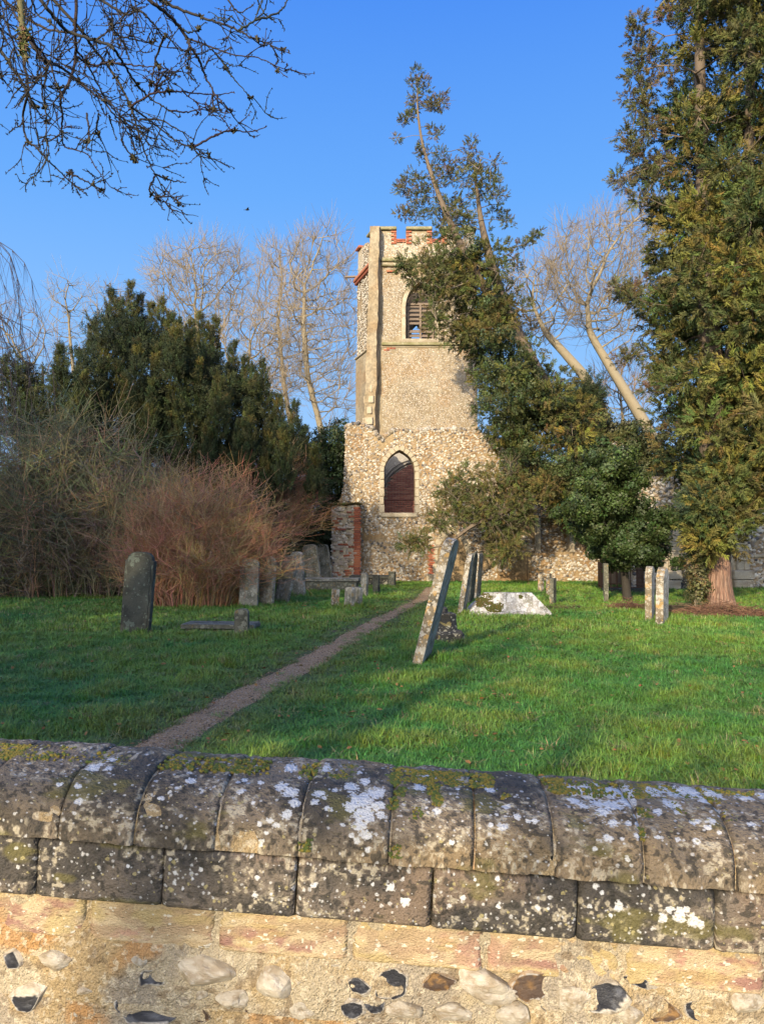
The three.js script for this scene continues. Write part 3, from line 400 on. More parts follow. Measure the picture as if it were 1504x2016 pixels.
// base pixel on the grass, size in metres, turn about the vertical, lean sideways in the picture plane, lean front to back
function headstone(label, px, py, w, h, t, top, mat, turn = 0, lean = 0, back = 0, group) {
  const p = onGround(px, py), o = thing('headstone', label, 'gravestone', [p.x, gh(p.x, p.z), p.z], group), seed = stoneSeed++;
  const g = extrude(slabShape(w, h, top), t, 0.012, 1, 9); g.translate(0, 0, -t / 2); rough(g, 0.022, 5, seed);
  const uv = g.attributes.uv, ou = hash(seed, 1, 1), ov = hash(seed, 2, 1); for (let i = 0; i < uv.count; i++) uv.setXY(i, uv.getX(i) + ou, uv.getY(i) + ov);
  const slab = part('slab', g, Array.isArray(mat) ? mat.map((k) => stoneMat[k]) : stoneMat[mat], o); slab.rotation.set(back, turn, 0, 'YXZ'); const tilt = new THREE.Quaternion().setFromAxisAngle(V(0, 0, 1), -lean); slab.quaternion.premultiply(tilt);
  return [o, slab];
}
const R = (d) => d * Math.PI / 180;
{
  const [o, s] = headstone('tall dark green-stained headstone with rounded shoulders, standing alone beside the rust-coloured shrub', 267, 1250, 0.47, 1.29, 0.11, 'shoulder', 'dark', R(-8), R(3), R(-2));
  const rim = extrude((() => { const a = slabShape(0.39, 1.22, 'shoulder'); a.holes.push(new THREE.Path(slabShape(0.34, 1.18, 'shoulder').getPoints(8).map((q) => q))); return a; })(), 0.014, 0.003, 1, 8); rim.translate(0, 0, 0.05); const m = part('carved_rim', rim, stoneMat.dark, o); m.quaternion.copy(s.quaternion);
}
headstone('small squat round-topped footstone at the end of the low ledger slab', 477, 1256, 0.21, 0.43, 0.1, 'round', 'grey', R(-6), R(-1));
headstone('pale weathered headstone half hidden at the end of the rust-coloured shrub, first of its row', 489, 1197, 0.42, 1.06, 0.09, 'round', 'mid', R(-12), R(2), 0);
headstone('grey headstone beside the shrub, second of the leaning row', 524, 1194, 0.40, 1.1, 0.09, 'shoulder', 'mid', R(-38), R(4), 0);
headstone('grey headstone tipping steeply towards the tower, third of the row by the shrub', 553, 1187, 0.42, 1.12, 0.09, 'shoulder', 'mid', R(-35), R(14), 0);
headstone('slim grey round-topped headstone upright in the row, fourth along from the shrub', 590, 1172, 0.42, 1.18, 0.09, 'round', 'mid', R(-40), R(-4), 0);
headstone('tall lichen-blue headstone leaning towards the shrub, behind the low table tomb', 621, 1155, 0.5, 1.35, 0.1, 'round', 'mid', R(-25), R(-8), 0);
headstone('dull brown headstone leaning towards the shrub, just short of the brick pier', 643, 1150, 0.5, 1.32, 0.1, 'round', 'mid', R(-25), R(-8), 0);
headstone('narrow dark headstone standing against the broken brick pier', 663, 1147, 0.32, 1.1, 0.09, 'flat', 'grey', R(-15), R(0), 0);
headstone('small footstone with a pale lichened edge, standing in front of the table tomb', 659, 1198, 0.2, 0.4, 0.09, 'flat', 'lichened', R(-55), R(4), 0);
headstone('thick little footstone in front of the table tomb, nearer the path', 687, 1199, 0.24, 0.45, 0.12, 'round', 'mid', R(-50), R(4), 0);
headstone('little footstone tucked behind the thick footstone by the table tomb', 704, 1193, 0.22, 0.42, 0.1, 'round', 'mid', R(-50), R(2), 0);
headstone('slim post-like footstone at the end of the table tomb, facing the path', 718, 1172, 0.16, 0.6, 0.12, 'round', 'mid', R(-30), R(0), 0);
headstone('dark footstone leaning against the mossy chest tomb below the ruined window', 741, 1166, 0.18, 0.5, 0.12, 'flat', 'dark', R(-30), R(0), 0);
headstone('footstone at the end of the mossy chest tomb, beside the path', 772, 1156, 0.2, 0.48, 0.14, 'flat', 'grey', R(-20), R(0), 0);
{ // the big leaning slab beside the path: its edge faces us, its face is turned away from the sun
  const [o, s] = headstone('tall lichen-edged headstone leaning heavily beside the path', 830, 1302, 0.56, 1.54, 0.12, 'shoulder', ['mid', 'lichened'], R(76), R(14.5), 0);
}
headstone('tall grey headstone leaning behind the broken pedestal, edge towards the path', 908, 1212, 0.5, 1.2, 0.1, 'shoulder', ['mid', 'lichened'], R(76), R(9), 0);
headstone('upright mossy headstone just behind the leaning pair', 924, 1188, 0.5, 1.18, 0.1, 'round', 'grey', R(72), R(6), 0);
headstone('pale narrow headstone at the back of the leaning row, before the doorway', 938, 1177, 0.48, 1.12, 0.1, 'flat', 'lichened', R(70), R(4), 0);
headstone('short stubby footstone alone on the grass before the low plinth wall', 1064, 1166, 0.14, 0.5, 0.12, 'round', 'lichened', R(40), R(1), 0);
headstone('thin footstone behind the coped tomb, left of a close pair', 1080, 1172, 0.2, 0.56, 0.1, 'flat', 'lichened', R(60), R(0), 0);
headstone('darker thin footstone behind the coped tomb, right of a close pair', 1088, 1192, 0.2, 0.62, 0.1, 'flat', 'grey', R(58), R(0), 0);
headstone('upright grey headstone seen edge on beside the iron railings', 1192, 1184, 0.45, 0.9, 0.11, 'flat', 'grey', R(76), R(0), 0);
headstone('pale headstone of the standing pair near the red-barked trunk, nearer the railings', 1279, 1222, 0.44, 0.99, 0.12, 'shoulder', ['pale', 'lichened'], R(64), R(0.5), 0);
headstone('pale streaked headstone of the standing pair near the red-barked trunk, nearer the trunk', 1302, 1230, 0.5, 0.99, 0.13, 'ogee', ['pale', 'lichened'], R(60), R(1.5), 0);
headstone('dark fluted slab standing in front of the stone arch', 1336, 1160, 0.46, 0.86, 0.14, 'flat', 'black', R(6), R(0), 0);
function ledger(label, name, category, x0, x1, y0, w, h, mat, mats2, turn = 0) {
  const a = onGround(x0, y0), b = onGround(x1, y0), o = thing(name, label, category, [(a.x + b.x) / 2, gh((a.x + b.x) / 2, a.z), a.z - w / 2]); o.rotation.y = turn; const L = b.x - a.x, r = rng(stoneSeed++);
  const base = block(L * 0.92, h - 0.07 + 0.1, w * 0.86, 0.03, 0.03, r); base.translate(0, (h - 0.07 - 0.1) / 2, 0); part('base', boxUV(base), stoneMat[mats2], o);
  const top = block(L, 0.08, w, 0.018, 0.015, r); top.translate(0, h - 0.03, 0); part('slab', boxUV(top), stoneMat[mat], o); return o;
}
ledger('low weathered ledger slab sunk in the grass beside the squat footstone', 'ledger_stone', 'grave slab', 356, 503, 1247, 0.5, 0.12, 'grey', 'lichened', R(-3));
ledger('low table tomb with a long flat grey slab beside the leaning row', 'table_tomb', 'tomb', 597, 708, 1163, 0.75, 0.34, 'mid', 'grey', R(-4));
ledger('mossy low chest tomb against the foot of the ruined wall', 'chest_tomb', 'tomb', 688, 778, 1152, 0.8, 0.3, 'dark', 'black', R(-3));
{ // broken pedestal
  const p = onGround(880, 1266), o = thing('broken_pedestal', 'stump of a broken stone column on a square plinth, a dark lump on top', 'monument', [p.x, gh(p.x, p.z), p.z]), r = rng(41); o.rotation.y = R(12);
  const b = block(0.4, 0.22, 0.36, 0.03, 0.03, r); b.translate(0, 0.04, 0); part('plinth', boxUV(b), stoneMat.black, o);
  const prof = [[0.155, 0.13], [0.15, 0.2], [0.138, 0.3], [0.14, 0.36], [0.15, 0.385], [0.12, 0.4], [0, 0.402]].map(([x, y]) => new THREE.Vector2(x, y)), g = new THREE.LatheGeometry(prof, 8); rough(g, 0.035, 7, 3); part('shaft', boxUV(g), stoneMat.black, o);
  const l = lump(6, 2, 0.5); l.scale(0.06, 0.055, 0.05); l.translate(-0.05, 0.44, 0); part('broken_stub', l, std({ color: RGB(0.02, 0.02, 0.022), roughness: 0.7 }), o);
}
{ // coped grave cover with lichen and moss cushions
  const a = onGround(925, 1213), b = onGround(1084, 1213), L = b.x - a.x, o = thing('coped_tomb', 'low hipped grave cover, white with lichen and patched with moss', 'tomb', [(a.x + b.x) / 2, gh((a.x + b.x) / 2, a.z), a.z - 0.3]); o.rotation.y = R(-2);
  const w = 0.36, h = 0.42, t = L * 0.30, pos = [], q = [[-L / 2, -0.1, w], [L / 2, -0.1, w], [L / 2, -0.1, -w], [-L / 2, -0.1, -w], [-L / 2, 0.075, w], [L / 2, 0.075, w], [L / 2, 0.075, -w], [-L / 2, 0.075, -w], [-t, h, 0.07], [t, h, 0.07], [t, h, -0.07], [-t, h, -0.07]];
  const quad = (A, B, C, D, n = 10) => { for (let i = 0; i < n; i++) for (let j = 0; j < n; j++) { const P = (u, v) => { const k = [0, 1, 2].map((m) => lerp(lerp(q[A][m], q[B][m], u), lerp(q[D][m], q[C][m], u), v)); return k; }; const p00 = P(i / n, j / n), p10 = P((i + 1) / n, j / n), p11 = P((i + 1) / n, (j + 1) / n), p01 = P(i / n, (j + 1) / n); pos.push(...p00, ...p10, ...p11, ...p00, ...p11, ...p01); } };
  quad(4, 5, 9, 8); quad(5, 6, 10, 9); quad(6, 7, 11, 10); quad(7, 4, 8, 11); quad(8, 9, 10, 11); let g = geom(pos, null); rough(g, 0.03, 6, 12); part('cover', boxUV(g), MAT.tombStone = std({ map: stoneMap(512, 108, [0.36, 0.34, 0.30], [0.21, 0.20, 0.165], [0.44, 0.43, 0.40], [0.55, 0.55, 0.53], 900, { lichen2: [0.22, 0.21, 0.15] }), bumpMap: rep(bumpT, 2), bumpScale: 0.012 }), o);
  const k = block(L + 0.02, 0.18, 2 * w + 0.02, 0.02, 0.01, rng(5)); k.translate(0, -0.02, 0); part('kerb', boxUV(k), MAT.tombStone, o);
  const r = rng(52), l = []; for (const [px, py, s] of [[950, 1188, 9], [958, 1180, 8], [944, 1193, 5], [966, 1196, 9], [976, 1200, 9], [985, 1196, 6], [968, 1181, 4], [1028, 1179, 3]]) for (let i = 0; i < s * 9; i++) { const rr = Math.sqrt(r()) * s, an = r() * 6.28, y = (1213 - (py + rr * Math.sin(an))) / 41 * h, x = (px + rr * 1.2 * Math.cos(an) - 1004.5) / 159 * L, f = clamp((y - 0.075) / (h - 0.075)); l.push({ m: M4(V(x, clamp(y, 0.08, h), lerp(w, 0.07, f) + 0.004), new THREE.Quaternion(), V(0.018, 0.013, 0.013).multiplyScalar(0.6 + 0.8 * r())), c: RGB(0.05 + 0.05 * r(), 0.05 + 0.035 * r(), 0.012) }); }
  instances('moss', flintGeos[0], std({ roughness: 1 }), l, o);
}
{ // iron railings round a grave
  const p = onGround(1228, 1166), o = thing('grave_railings', 'rusty iron grave railings standing under the dark ivy bush', 'railings', [p.x, gh(p.x, p.z), p.z]); o.rotation.y = R(-10);
  const W = 1.05, Dp = 1.7, bar = new THREE.CylinderGeometry(0.014, 0.014, 0.75, 6); bar.translate(0, 0.375, 0); const tip = new THREE.ConeGeometry(0.024, 0.09, 6); tip.translate(0, 0.79, 0); const bt = mergeGeometries([bar, tip]);
  const spots = []; for (let i = 0; i <= 6; i++) spots.push([lerp(-W / 2, W / 2, i / 6), 0], [lerp(-W / 2, W / 2, i / 6), -Dp]); for (let i = 1; i < 9; i++) spots.push([-W / 2, -Dp * i / 9], [W / 2, -Dp * i / 9]);
  for (const [x, z] of spots) { const m = part('bar', bt, MAT.rustIron, o); m.position.set(x, 0, z); }
  for (const y of [0.14, 0.62]) for (const [x, z, w, d] of [[0, 0, W, 0.03], [0, -Dp, W, 0.03], [-W / 2, -Dp / 2, 0.03, Dp], [W / 2, -Dp / 2, 0.03, Dp]]) { const g = block(w, 0.025, d, 0.004); const m = part('rail', g, MAT.rustIron, o); m.position.set(x, y, z); }
  const k = block(W + 0.16, 0.16, 0.16, 0.02, 0.02, rng(8)); part('kerb_stone', boxUV(k), stoneMat.dark, o).position.set(0, 0.04, 0);
}
// ---------------------------------------------------------------- the churchyard wall in front of us
const bw = thing('boundary_wall', 'low churchyard wall of flint with brick courses and a rounded lichen-spotted coping', 'wall', [0, 0.869, -1.29]);
bw.rotation.set(0, R(-3.2), R(-2.95), 'YZX'); bw.updateMatrixWorld(true);
{
  const inv = bw.matrixWorld.clone().invert(), camL = V(0, EYE, 0).applyMatrix4(inv);
  const onWall = (px, py, z) => { const d = ray(px, py).transformDirection(inv); return camL.clone().addScaledVector(d, (z - camL.z) / d.z); };
  const project = (p) => { const w = p.clone().applyMatrix4(bw.matrixWorld).sub(V(0, EYE, 0)), c = Math.cos(PITCH), s = Math.sin(PITCH), y = w.y * c + w.z * s, z = -w.y * s + w.z * c; return [CX + F * w.x / -z, CY - F * y / -z]; };
  const XA = 1.1, yLedge = 0.098, A = 0.152, B = 0.1, prof = (t) => { const a = Math.PI * t, c = Math.cos(a), s = Math.sin(a), e = 2 / 2.75; return [-0.137 + Math.sign(c) * Math.pow(Math.abs(c), e) * A, yLedge + 0.004 + Math.pow(s, e) * B]; };   // t 0 front foot .. 1 back foot: (z, y)
  const findT = (px, py) => { let best = 1e9, bt = 0, bx = 0; for (let t = 0; t < 0.62; t += 0.004) { const [z, y] = prof(t), x = onWall(px, py, z).x, q = project(V(x, y, z)), e = Math.abs(q[1] - py); if (e < best) { best = e; bt = t; bx = x; } } return [bx, bt]; };
  // lichen rosettes read off the photograph: x, y, radius in pixels of two enlargements
  const z5 = [350, 135, 28, 408, 140, 13, 415, 108, 16, 290, 205, 12, 293, 260, 15, 220, 197, 12, 597, 240, 12, 712, 180, 18, 705, 145, 10, 655, 207, 8, 628, 220, 7, 935, 140, 24, 905, 178, 12, 963, 190, 12, 1075, 135, 22, 935, 265, 9, 960, 345, 10, 890, 225, 14, 1040, 205, 24, 1075, 225, 28, 1090, 268, 20, 1060, 310, 20, 1000, 330, 12, 1020, 350, 12, 965, 410, 11, 985, 380, 8, 1180, 235, 22, 1165, 265, 15, 1215, 290, 14, 1200, 250, 10, 1300, 210, 28, 1350, 190, 20, 1340, 255, 42, 1390, 230, 34, 1350, 310, 38, 1400, 280, 24, 1300, 280, 28, 1330, 350, 24, 1410, 310, 18, 1355, 385, 20, 1270, 348, 9, 1300, 385, 10, 1320, 405, 12, 1360, 435, 9, 1240, 225, 12, 1210, 140, 18, 1330, 155, 10, 880, 190, 9, 1110, 170, 9];
  const z6 = [228, 208, 22, 262, 170, 24, 255, 283, 6, 295, 295, 14, 348, 412, 9, 370, 215, 9, 550, 275, 14, 588, 315, 13, 655, 332, 13, 630, 333, 10, 535, 352, 18, 485, 212, 20, 515, 305, 8, 490, 345, 10, 790, 215, 28, 850, 220, 36, 920, 215, 42, 980, 225, 42, 800, 250, 24, 835, 268, 18, 890, 260, 28, 940, 270, 34, 1000, 260, 30, 905, 295, 24, 940, 335, 18, 920, 390, 18, 1000, 340, 12, 1030, 310, 14, 1035, 340, 13, 1030, 385, 11, 995, 470, 8, 978, 395, 8, 876, 432, 9, 1090, 225, 32, 1150, 215, 38, 1220, 225, 32, 1300, 225, 38, 1160, 275, 28, 1110, 300, 18, 1180, 300, 12, 1245, 335, 14, 1305, 335, 18, 1295, 355, 13, 1330, 290, 13, 1338, 375, 10, 1107, 395, 10, 1255, 408, 14, 1185, 402, 10, 1280, 260, 22, 1420, 240, 30, 1450, 345, 14, 1490, 240, 20];
  const l5 = [743, 512, 11, 955, 540, 12, 650, 520, 9, 645, 560, 10, 677, 580, 7, 945, 605, 13, 1005, 600, 8, 1443, 582, 18, 1490, 628, 14, 1395, 605, 8, 1380, 567, 8, 65, 505, 10, 475, 500, 8, 930, 465, 9, 715, 545, 7, 1160, 570, 12], l6 = [120, 580, 19, 177, 630, 20, 55, 567, 7, 70, 605, 7, 390, 617, 11, 435, 550, 7, 515, 547, 10, 520, 650, 10, 665, 652, 11, 665, 540, 8, 712, 615, 8, 705, 655, 7, 880, 575, 10, 905, 598, 9, 858, 645, 10, 935, 680, 10, 965, 645, 20, 1180, 585, 9, 1150, 660, 16, 1190, 680, 28, 1240, 700, 28, 1130, 690, 20, 1265, 715, 15, 1210, 660, 15, 1410, 585, 9, 340, 645, 8];
  const unz = (list, ox) => { const o = []; for (let i = 0; i < list.length; i += 3) o.push([ox + list[i] * 0.532, 1440 + list[i + 1] * 0.532, list[i + 2] * 0.532]); return o; };
  const spots = [], r = rng(5); for (const [px, py, rad] of [...unz(z5, 0), ...unz(z6, 704)]) { const [x, t] = findT(px, py); spots.push([x, t * 0.4, rad * 1.1 / F * 1.33]); }
  const spots2 = []; for (const [px, py, rad] of [...unz(l5, 0), ...unz(l6, 704)]) { const p = onWall(px, py, 0.012); spots2.push([p.x, p.y, rad * 0.9 / F * 1.28]); }
  for (let i = 0; i < 2600; i++) spots.push([lerp(-XA, XA, r()), r() * 0.4, 0.0012 + 0.0032 * r() * r(), r() < 0.75 ? 1 : 2]);
  for (let i = 0; i < 1500; i++) spots2.push([lerp(-XA, XA, r()), lerp(-0.01, 0.12, r()), 0.001 + 0.003 * r() * r(), r() < 0.7 ? 1 : 2]);
  function bucket(list, cw) { const m = new Map(); for (const s of list) for (let a = Math.floor((s[0] - s[2] * 1.5) / cw); a <= Math.floor((s[0] + s[2] * 1.5) / cw); a++) for (let b = Math.floor((s[1] - s[2] * 1.5) / cw); b <= Math.floor((s[1] + s[2] * 1.5) / cw); b++) { const k = a * 4096 + b; if (!m.has(k)) m.set(k, []); m.get(k).push(s); } return (x, y) => m.get(Math.floor(x / cw) * 4096 + Math.floor(y / cw)) ?? []; }
  function lichenStone(W, H, y0, y1, list, seed, base, dark, warm) {                // colour of weathered coping stone, laid along the wall in metres
    const near = bucket(list, 0.02);
    return tex(W, H, (i, j, o) => {
      const x = lerp(-XA, XA, (i + 0.5) / W), y = lerp(y0, y1, (j + 0.5) / H), n = fbm(x * 9 + 30, y * 9 + 30, 4, 0, seed), g = fbm(x * 120 + 9, y * 120, 3, 0, seed + 1), m = fbm(x * 22 + 3, y * 22, 4, 0, seed + 2), w = fbm(x * 5 + 70, y * 8, 3, 0, seed + 3);
      let c = mixc(base, dark, smooth(0.42, 0.6, n)); c = mixc(c, warm, smooth(0.5, 0.68, w) * 0.75);
      c = mixc(c, [0.42, 0.37, 0.27], smooth(0.54, 0.68, g) * smooth(0.38, 0.56, m) * 0.8); c = mixc(c, [0.03, 0.028, 0.022], smooth(0.58, 0.7, 1 - g) * 0.75); c = mixc(c, [0.12, 0.105, 0.035], smooth(0.60, 0.75, fbm(x * 13 + 50, y * 26, 4, 0, seed + 7)) * 0.8);
      for (const s of near(x, y)) { const d = Math.hypot(x - s[0], y - s[1]) + (fbm(x * 260, y * 260, 2, 0, 7) - 0.5) * s[2] * 1.1; if (d < s[2]) { const k = hash(i, j, 9), e = smooth(s[2], s[2] * 0.6, d); c = s[3] === 2 ? mixc(c, [0.36, 0.31, 0.14], 0.7) : mixc(c, mixc([0.56, 0.56, 0.54], [0.68, 0.68, 0.67], k), (s[3] === 1 ? 0.6 : 0.92) * (0.55 + 0.45 * e)); } }
      c = c.map((q) => q * (0.82 + 0.36 * hash(i, j, seed + 5))); [o[0], o[1], o[2]] = lin(c);
    });
  }
  const bump = (sx, sy) => { const c = bumpT.clone(); c.repeat.set(sx, sy); c.needsUpdate = true; return c; };
  const copMat = std({ map: lichenStone(2048, 512, 0, 0.4, spots, 310, [0.175, 0.138, 0.095], [0.08, 0.066, 0.048], [0.24, 0.175, 0.098]), bumpMap: bump(8, 1.5), bumpScale: 0.008 });
  const ledMat = std({ map: lichenStone(2048, 256, -0.02, 0.13, spots2, 330, [0.14, 0.115, 0.09], [0.06, 0.053, 0.045], [0.18, 0.13, 0.09]), bumpMap: bump(8, 0.6), bumpScale: 0.007 });
  const brickMat = std({ map: tex(2048, 128, (i, j, o) => {
    const x = lerp(-XA, XA, (i + 0.5) / 2048), y = (j + 0.5) / 128, n = fbm(x * 7 + 11, y * 0.6 + 4, 4, 0, 350), m = fbm(x * 30, y * 4, 4, 0, 351), g = fbm(x * 130, y * 11, 2, 0, 352);
    let c = mixc([0.34, 0.25, 0.15], [0.27, 0.15, 0.115], smooth(0.50, 0.66, n)); c = mixc(c, [0.44, 0.24, 0.18], smooth(0.6, 0.75, fbm(x * 12 + 5, y * 0.8, 3, 0, 353)) * 0.6); c = mixc(c, [0.46, 0.37, 0.23], smooth(0.44, 0.62, m) * 0.85); const ed = Math.min(y, 1 - y) + (fbm(x * 40, y * 5, 3, 0, 357) - 0.5) * 0.35; c = mixc([0.43, 0.33, 0.19], c, smooth(0.02, 0.2, ed)); c = mixc(c, [0.40, 0.31, 0.13], smooth(0.5, 0.7, fbm(x * 18, y * 3 + 8, 3, 0, 355)) * 0.6);
    if (g > 0.77) c = [0.55, 0.5, 0.4]; c = c.map((q) => q * (0.75 + 0.5 * hash(i, j, 354))); [o[0], o[1], o[2]] = lin(c);
  }), bumpMap: bump(7, 0.4), bumpScale: 0.006 });
  const mortMat = std({ map: tex(2048, 768, (i, j, o) => {
    const x = lerp(-XA, XA, (i + 0.5) / 2048), y = j / 768 * 0.83, n = fbm(x * 6 + 11, y * 6 + 4, 5, 0, 360), m = fbm(x * 14 + 3, y * 14, 4, 0, 361), g = fbm(x * 150, y * 150, 3, 0, 362);
    let c = mixc([0.34, 0.25, 0.13], [0.37, 0.31, 0.21], smooth(0.42, 0.58, n)); c = mixc(c, [0.27, 0.23, 0.175], smooth(0.5, 0.64, m) * 0.85); c = mixc(c, [0.38, 0.20, 0.07], smooth(0.6, 0.75, fbm(x * 10 + 31, y * 10, 3, 0, 364)) * 0.8); c = mixc(c, [0.56, 0.49, 0.36], smooth(0.58, 0.7, g) * 0.55); c = mixc(c, [0.16, 0.11, 0.06], smooth(0.64, 0.75, fbm(x * 60, y * 60, 2, 0, 366)) * 0.6);
    c = c.map((q) => q * (0.7 + 0.6 * hash(i, j, 363))); [o[0], o[1], o[2]] = lin(c);
  }), bumpMap: bump(9, 3.3), bumpScale: 0.009 });
  const U = (x) => (x + XA) / (2 * XA);
  // coping stones
  function coping(x0, x1, seed) {
    const pos = [], uv = [], idx = [], NX = 18, NT = 30, g = 0.0016, rr = rng(seed), hi = 1 + (rr() - 0.5) * 0.045, oz = (rr() - 0.5) * 0.006, chip = rr() < 0.5 ? [rr() * NX, rr() * 7] : null;
    for (let i = -1; i <= NX + 1; i++) {
      const end = i < 0 || i > NX, f = clamp(i / NX), x = lerp(x0 + g, x1 - g, f), e = Math.min(x - x0 - g, x1 - g - x), rnd = end ? 0.82 : 1 - 0.028 * Math.pow(1 - clamp(e / 0.009), 2);
      for (let j = 0; j <= NT; j++) {
        const t = j / NT; let [z, y] = prof(t); z = -0.137 + (z + 0.137) * rnd; y = yLedge + 0.004 + (y - yLedge - 0.004) * (end ? 0.8 : rnd) * hi;
        const nn = (fbm(x * 28 + seed, t * 9 + seed * 3, 3, 0, 400) - 0.5) * 0.011 + (fbm(x * 90, t * 36, 2, 0, 401) - 0.5) * 0.004, c = Math.cos(Math.PI * t), s = Math.sin(Math.PI * t); let dep = nn; if (chip && Math.hypot((i - chip[0]) * 0.8, j - chip[1]) < 2.6) dep -= 0.007;
        const slope = 0.05 * 0; pos.push(x, y + dep * s + slope, z + dep * c + oz); uv.push(U(x), t);
        if (i < NX + 1 && j < NT) { const a = (i + 1) * (NT + 1) + j, b = a + NT + 1; idx.push(a, b, a + 1, b, b + 1, a + 1); }
      }
    }
    return geom(pos, idx, uv);
  }
  const cj = [114, 263, 423, 588, 766, 933, 1090, 1268, 1449].map((px) => onWall(px, 1690 + (px - 752) * 0.068, 0.014).x); while (cj[0] > -2.9) cj.unshift(cj[0] - 0.139 - 0.008 * r()); while (cj[cj.length - 1] < 2.9) cj.push(cj[cj.length - 1] + 0.139 + 0.008 * r());
  for (let i = 0; i < cj.length - 1; i++) part('coping_stone', coping(cj[i], cj[i + 1], 500 + i), copMat, bw);
  { const pos = [], uv = [], idx = [], NX = 300, NT = 24; for (let i = 0; i <= NX; i++) for (let j = 0; j <= NT; j++) { const x = lerp(-3, 3, i / NX), t = j / NT, n = (fbm(x * 30, t * 8, 3, 0, 440) - 0.5) * 0.012; let [z, y] = prof(t); z = -0.137 + (z + 0.137) * (0.955 + n); y = yLedge + (y - yLedge) * (0.94 + n); pos.push(x, y, z); uv.push(U(x), 0.4 + t * 0.5); if (i < NX && j < NT) { const a = i * (NT + 1) + j, b = a + NT + 1; idx.push(a, b, a + 1, b, b + 1, a + 1); } } part('coping_mortar', geom(pos, idx, uv), mortMat, bw); }
  // projecting ledge course, then a course of bricks
  function bar(x0, x1, y0, y1, zf, depth, seed, rad, vfun, amp) {
    const pos = [], uv = [], idx = [], NX = 26, secs = [], g = 0.0018, NR = 4;
    secs.push([zf - depth, y0], [zf - rad, y0]); for (let k = 1; k <= NR; k++) { const a = k / NR * Math.PI / 2; secs.push([zf - rad + Math.sin(a) * rad, y0 + rad - Math.cos(a) * rad]); } for (let k = 1; k < 6; k++) secs.push([zf, lerp(y0 + rad, y1 - rad, k / 6)]); for (let k = 0; k <= NR; k++) { const a = k / NR * Math.PI / 2; secs.push([zf - rad + Math.cos(a) * rad, y1 - rad + Math.sin(a) * rad]); } secs.push([zf - 0.05, y1], [zf - depth, y1]);
    for (let i = -1; i <= NX + 1; i++) { const end = i < 0 || i > NX, x = lerp(x0 + g, x1 - g, clamp(i / NX)), e = Math.min(x - x0 - g, x1 - g - x), ins = end ? 0.02 : 0.004 * Math.pow(1 - clamp(e / 0.007), 2);
      secs.forEach(([z, y], j) => { const n = (fbm(x * 26 + seed, y * 40 + z * 40 + seed, 3, 0, 420) - 0.5) * amp + (fbm(x * 95, y * 95 + z * 50, 2, 0, 421) - 0.5) * amp * 0.4, ym = (y0 + y1) / 2; pos.push(x, y + (end ? (ym - y) * 0.25 : (ym - y) * ins * 6) + n * 0.3, z - ins + n); uv.push(U(x), vfun(y) + (j > secs.length - 3 ? 0.02 : 0)); if (i < NX + 1 && j < secs.length - 1) { const a = (i + 1) * secs.length + j, b = a + secs.length; idx.push(a, b, a + 1, b, b + 1, a + 1); } }); }
    return geom(pos, idx, uv);
  }
  const lj = [70, 320, 583, 851, 1138, 1410].map((px) => onWall(px, 1750 + (px - 752) * 0.066, 0.012).x); while (lj[0] > -2.9) lj.unshift(lj[0] - 0.22 - 0.012 * r()); while (lj[lj.length - 1] < 2.9) lj.push(lj[lj.length - 1] + 0.225 + 0.01 * r());
  for (let i = 0; i < lj.length - 1; i++) part('ledge_brick', bar(lj[i], lj[i + 1], 0.002, 0.098 + (r() - 0.5) * 0.004, 0.012 + (r() - 0.5) * 0.006, 0.28, 600 + i, 0.009, (y) => (y + 0.02) / 0.15, 0.010), ledMat, bw);
  const bj = [-85, 173, 428, 690, 955, 1228].map((px) => onWall(px, 1845 + (px - 752) * 0.066, -0.01).x); while (bj[0] > -2.9) bj.unshift(bj[0] - 0.215 - 0.012 * r()); while (bj[bj.length - 1] < 2.9) bj.push(bj[bj.length - 1] + 0.22 + 0.01 * r());
  for (let i = 0; i < bj.length - 1; i++) part('brick', bar(bj[i] + 0.003, bj[i + 1] - 0.003, -0.071, -0.001, -0.0115 + (r() - 0.5) * 0.004, 0.2, 700 + i, 0.005, (y) => (y + 0.071) / 0.07, 0.012), brickMat, bw);
  // mortar body with an uneven face; the lane is at world 0
  { const pos = [], uv = [], idx = [], xs = 360, ys = 46; for (let j = 0; j <= ys; j++) for (let i = 0; i <= xs; i++) { const x = lerp(-3, 3, i / xs), y = lerp(-0.95, 0.1, j / ys), z = (y > -0.08 ? -0.0145 : -0.012) + (fbm(x * 9 + 20, y * 9 + 20, 4, 0, 430) - 0.5) * (y > -0.08 ? 0.006 : 0.03); pos.push(x, y, z); uv.push(U(x), (y + 0.83 + 1) / 0.83); if (i < xs && j < ys) { const a = j * (xs + 1) + i, b = a + xs + 1; idx.push(a, a + 1, b, b, a + 1, b + 1); } } part('mortar', geom(pos, idx, uv), mortMat, bw);
    const back = new THREE.BoxGeometry(6, 1.05, 0.22); back.translate(0, -0.43, -0.15); part('wall_core', boxUV(back), MAT.rubble, bw); }
  // flints: knapped dark faces in pale cortex, whole pale nodules
  const unit0 = (q) => { const z = q() * 2 - 1, a = q() * 6.2832, s = Math.sqrt(1 - z * z); return V(s * Math.cos(a), s * Math.sin(a), z); };
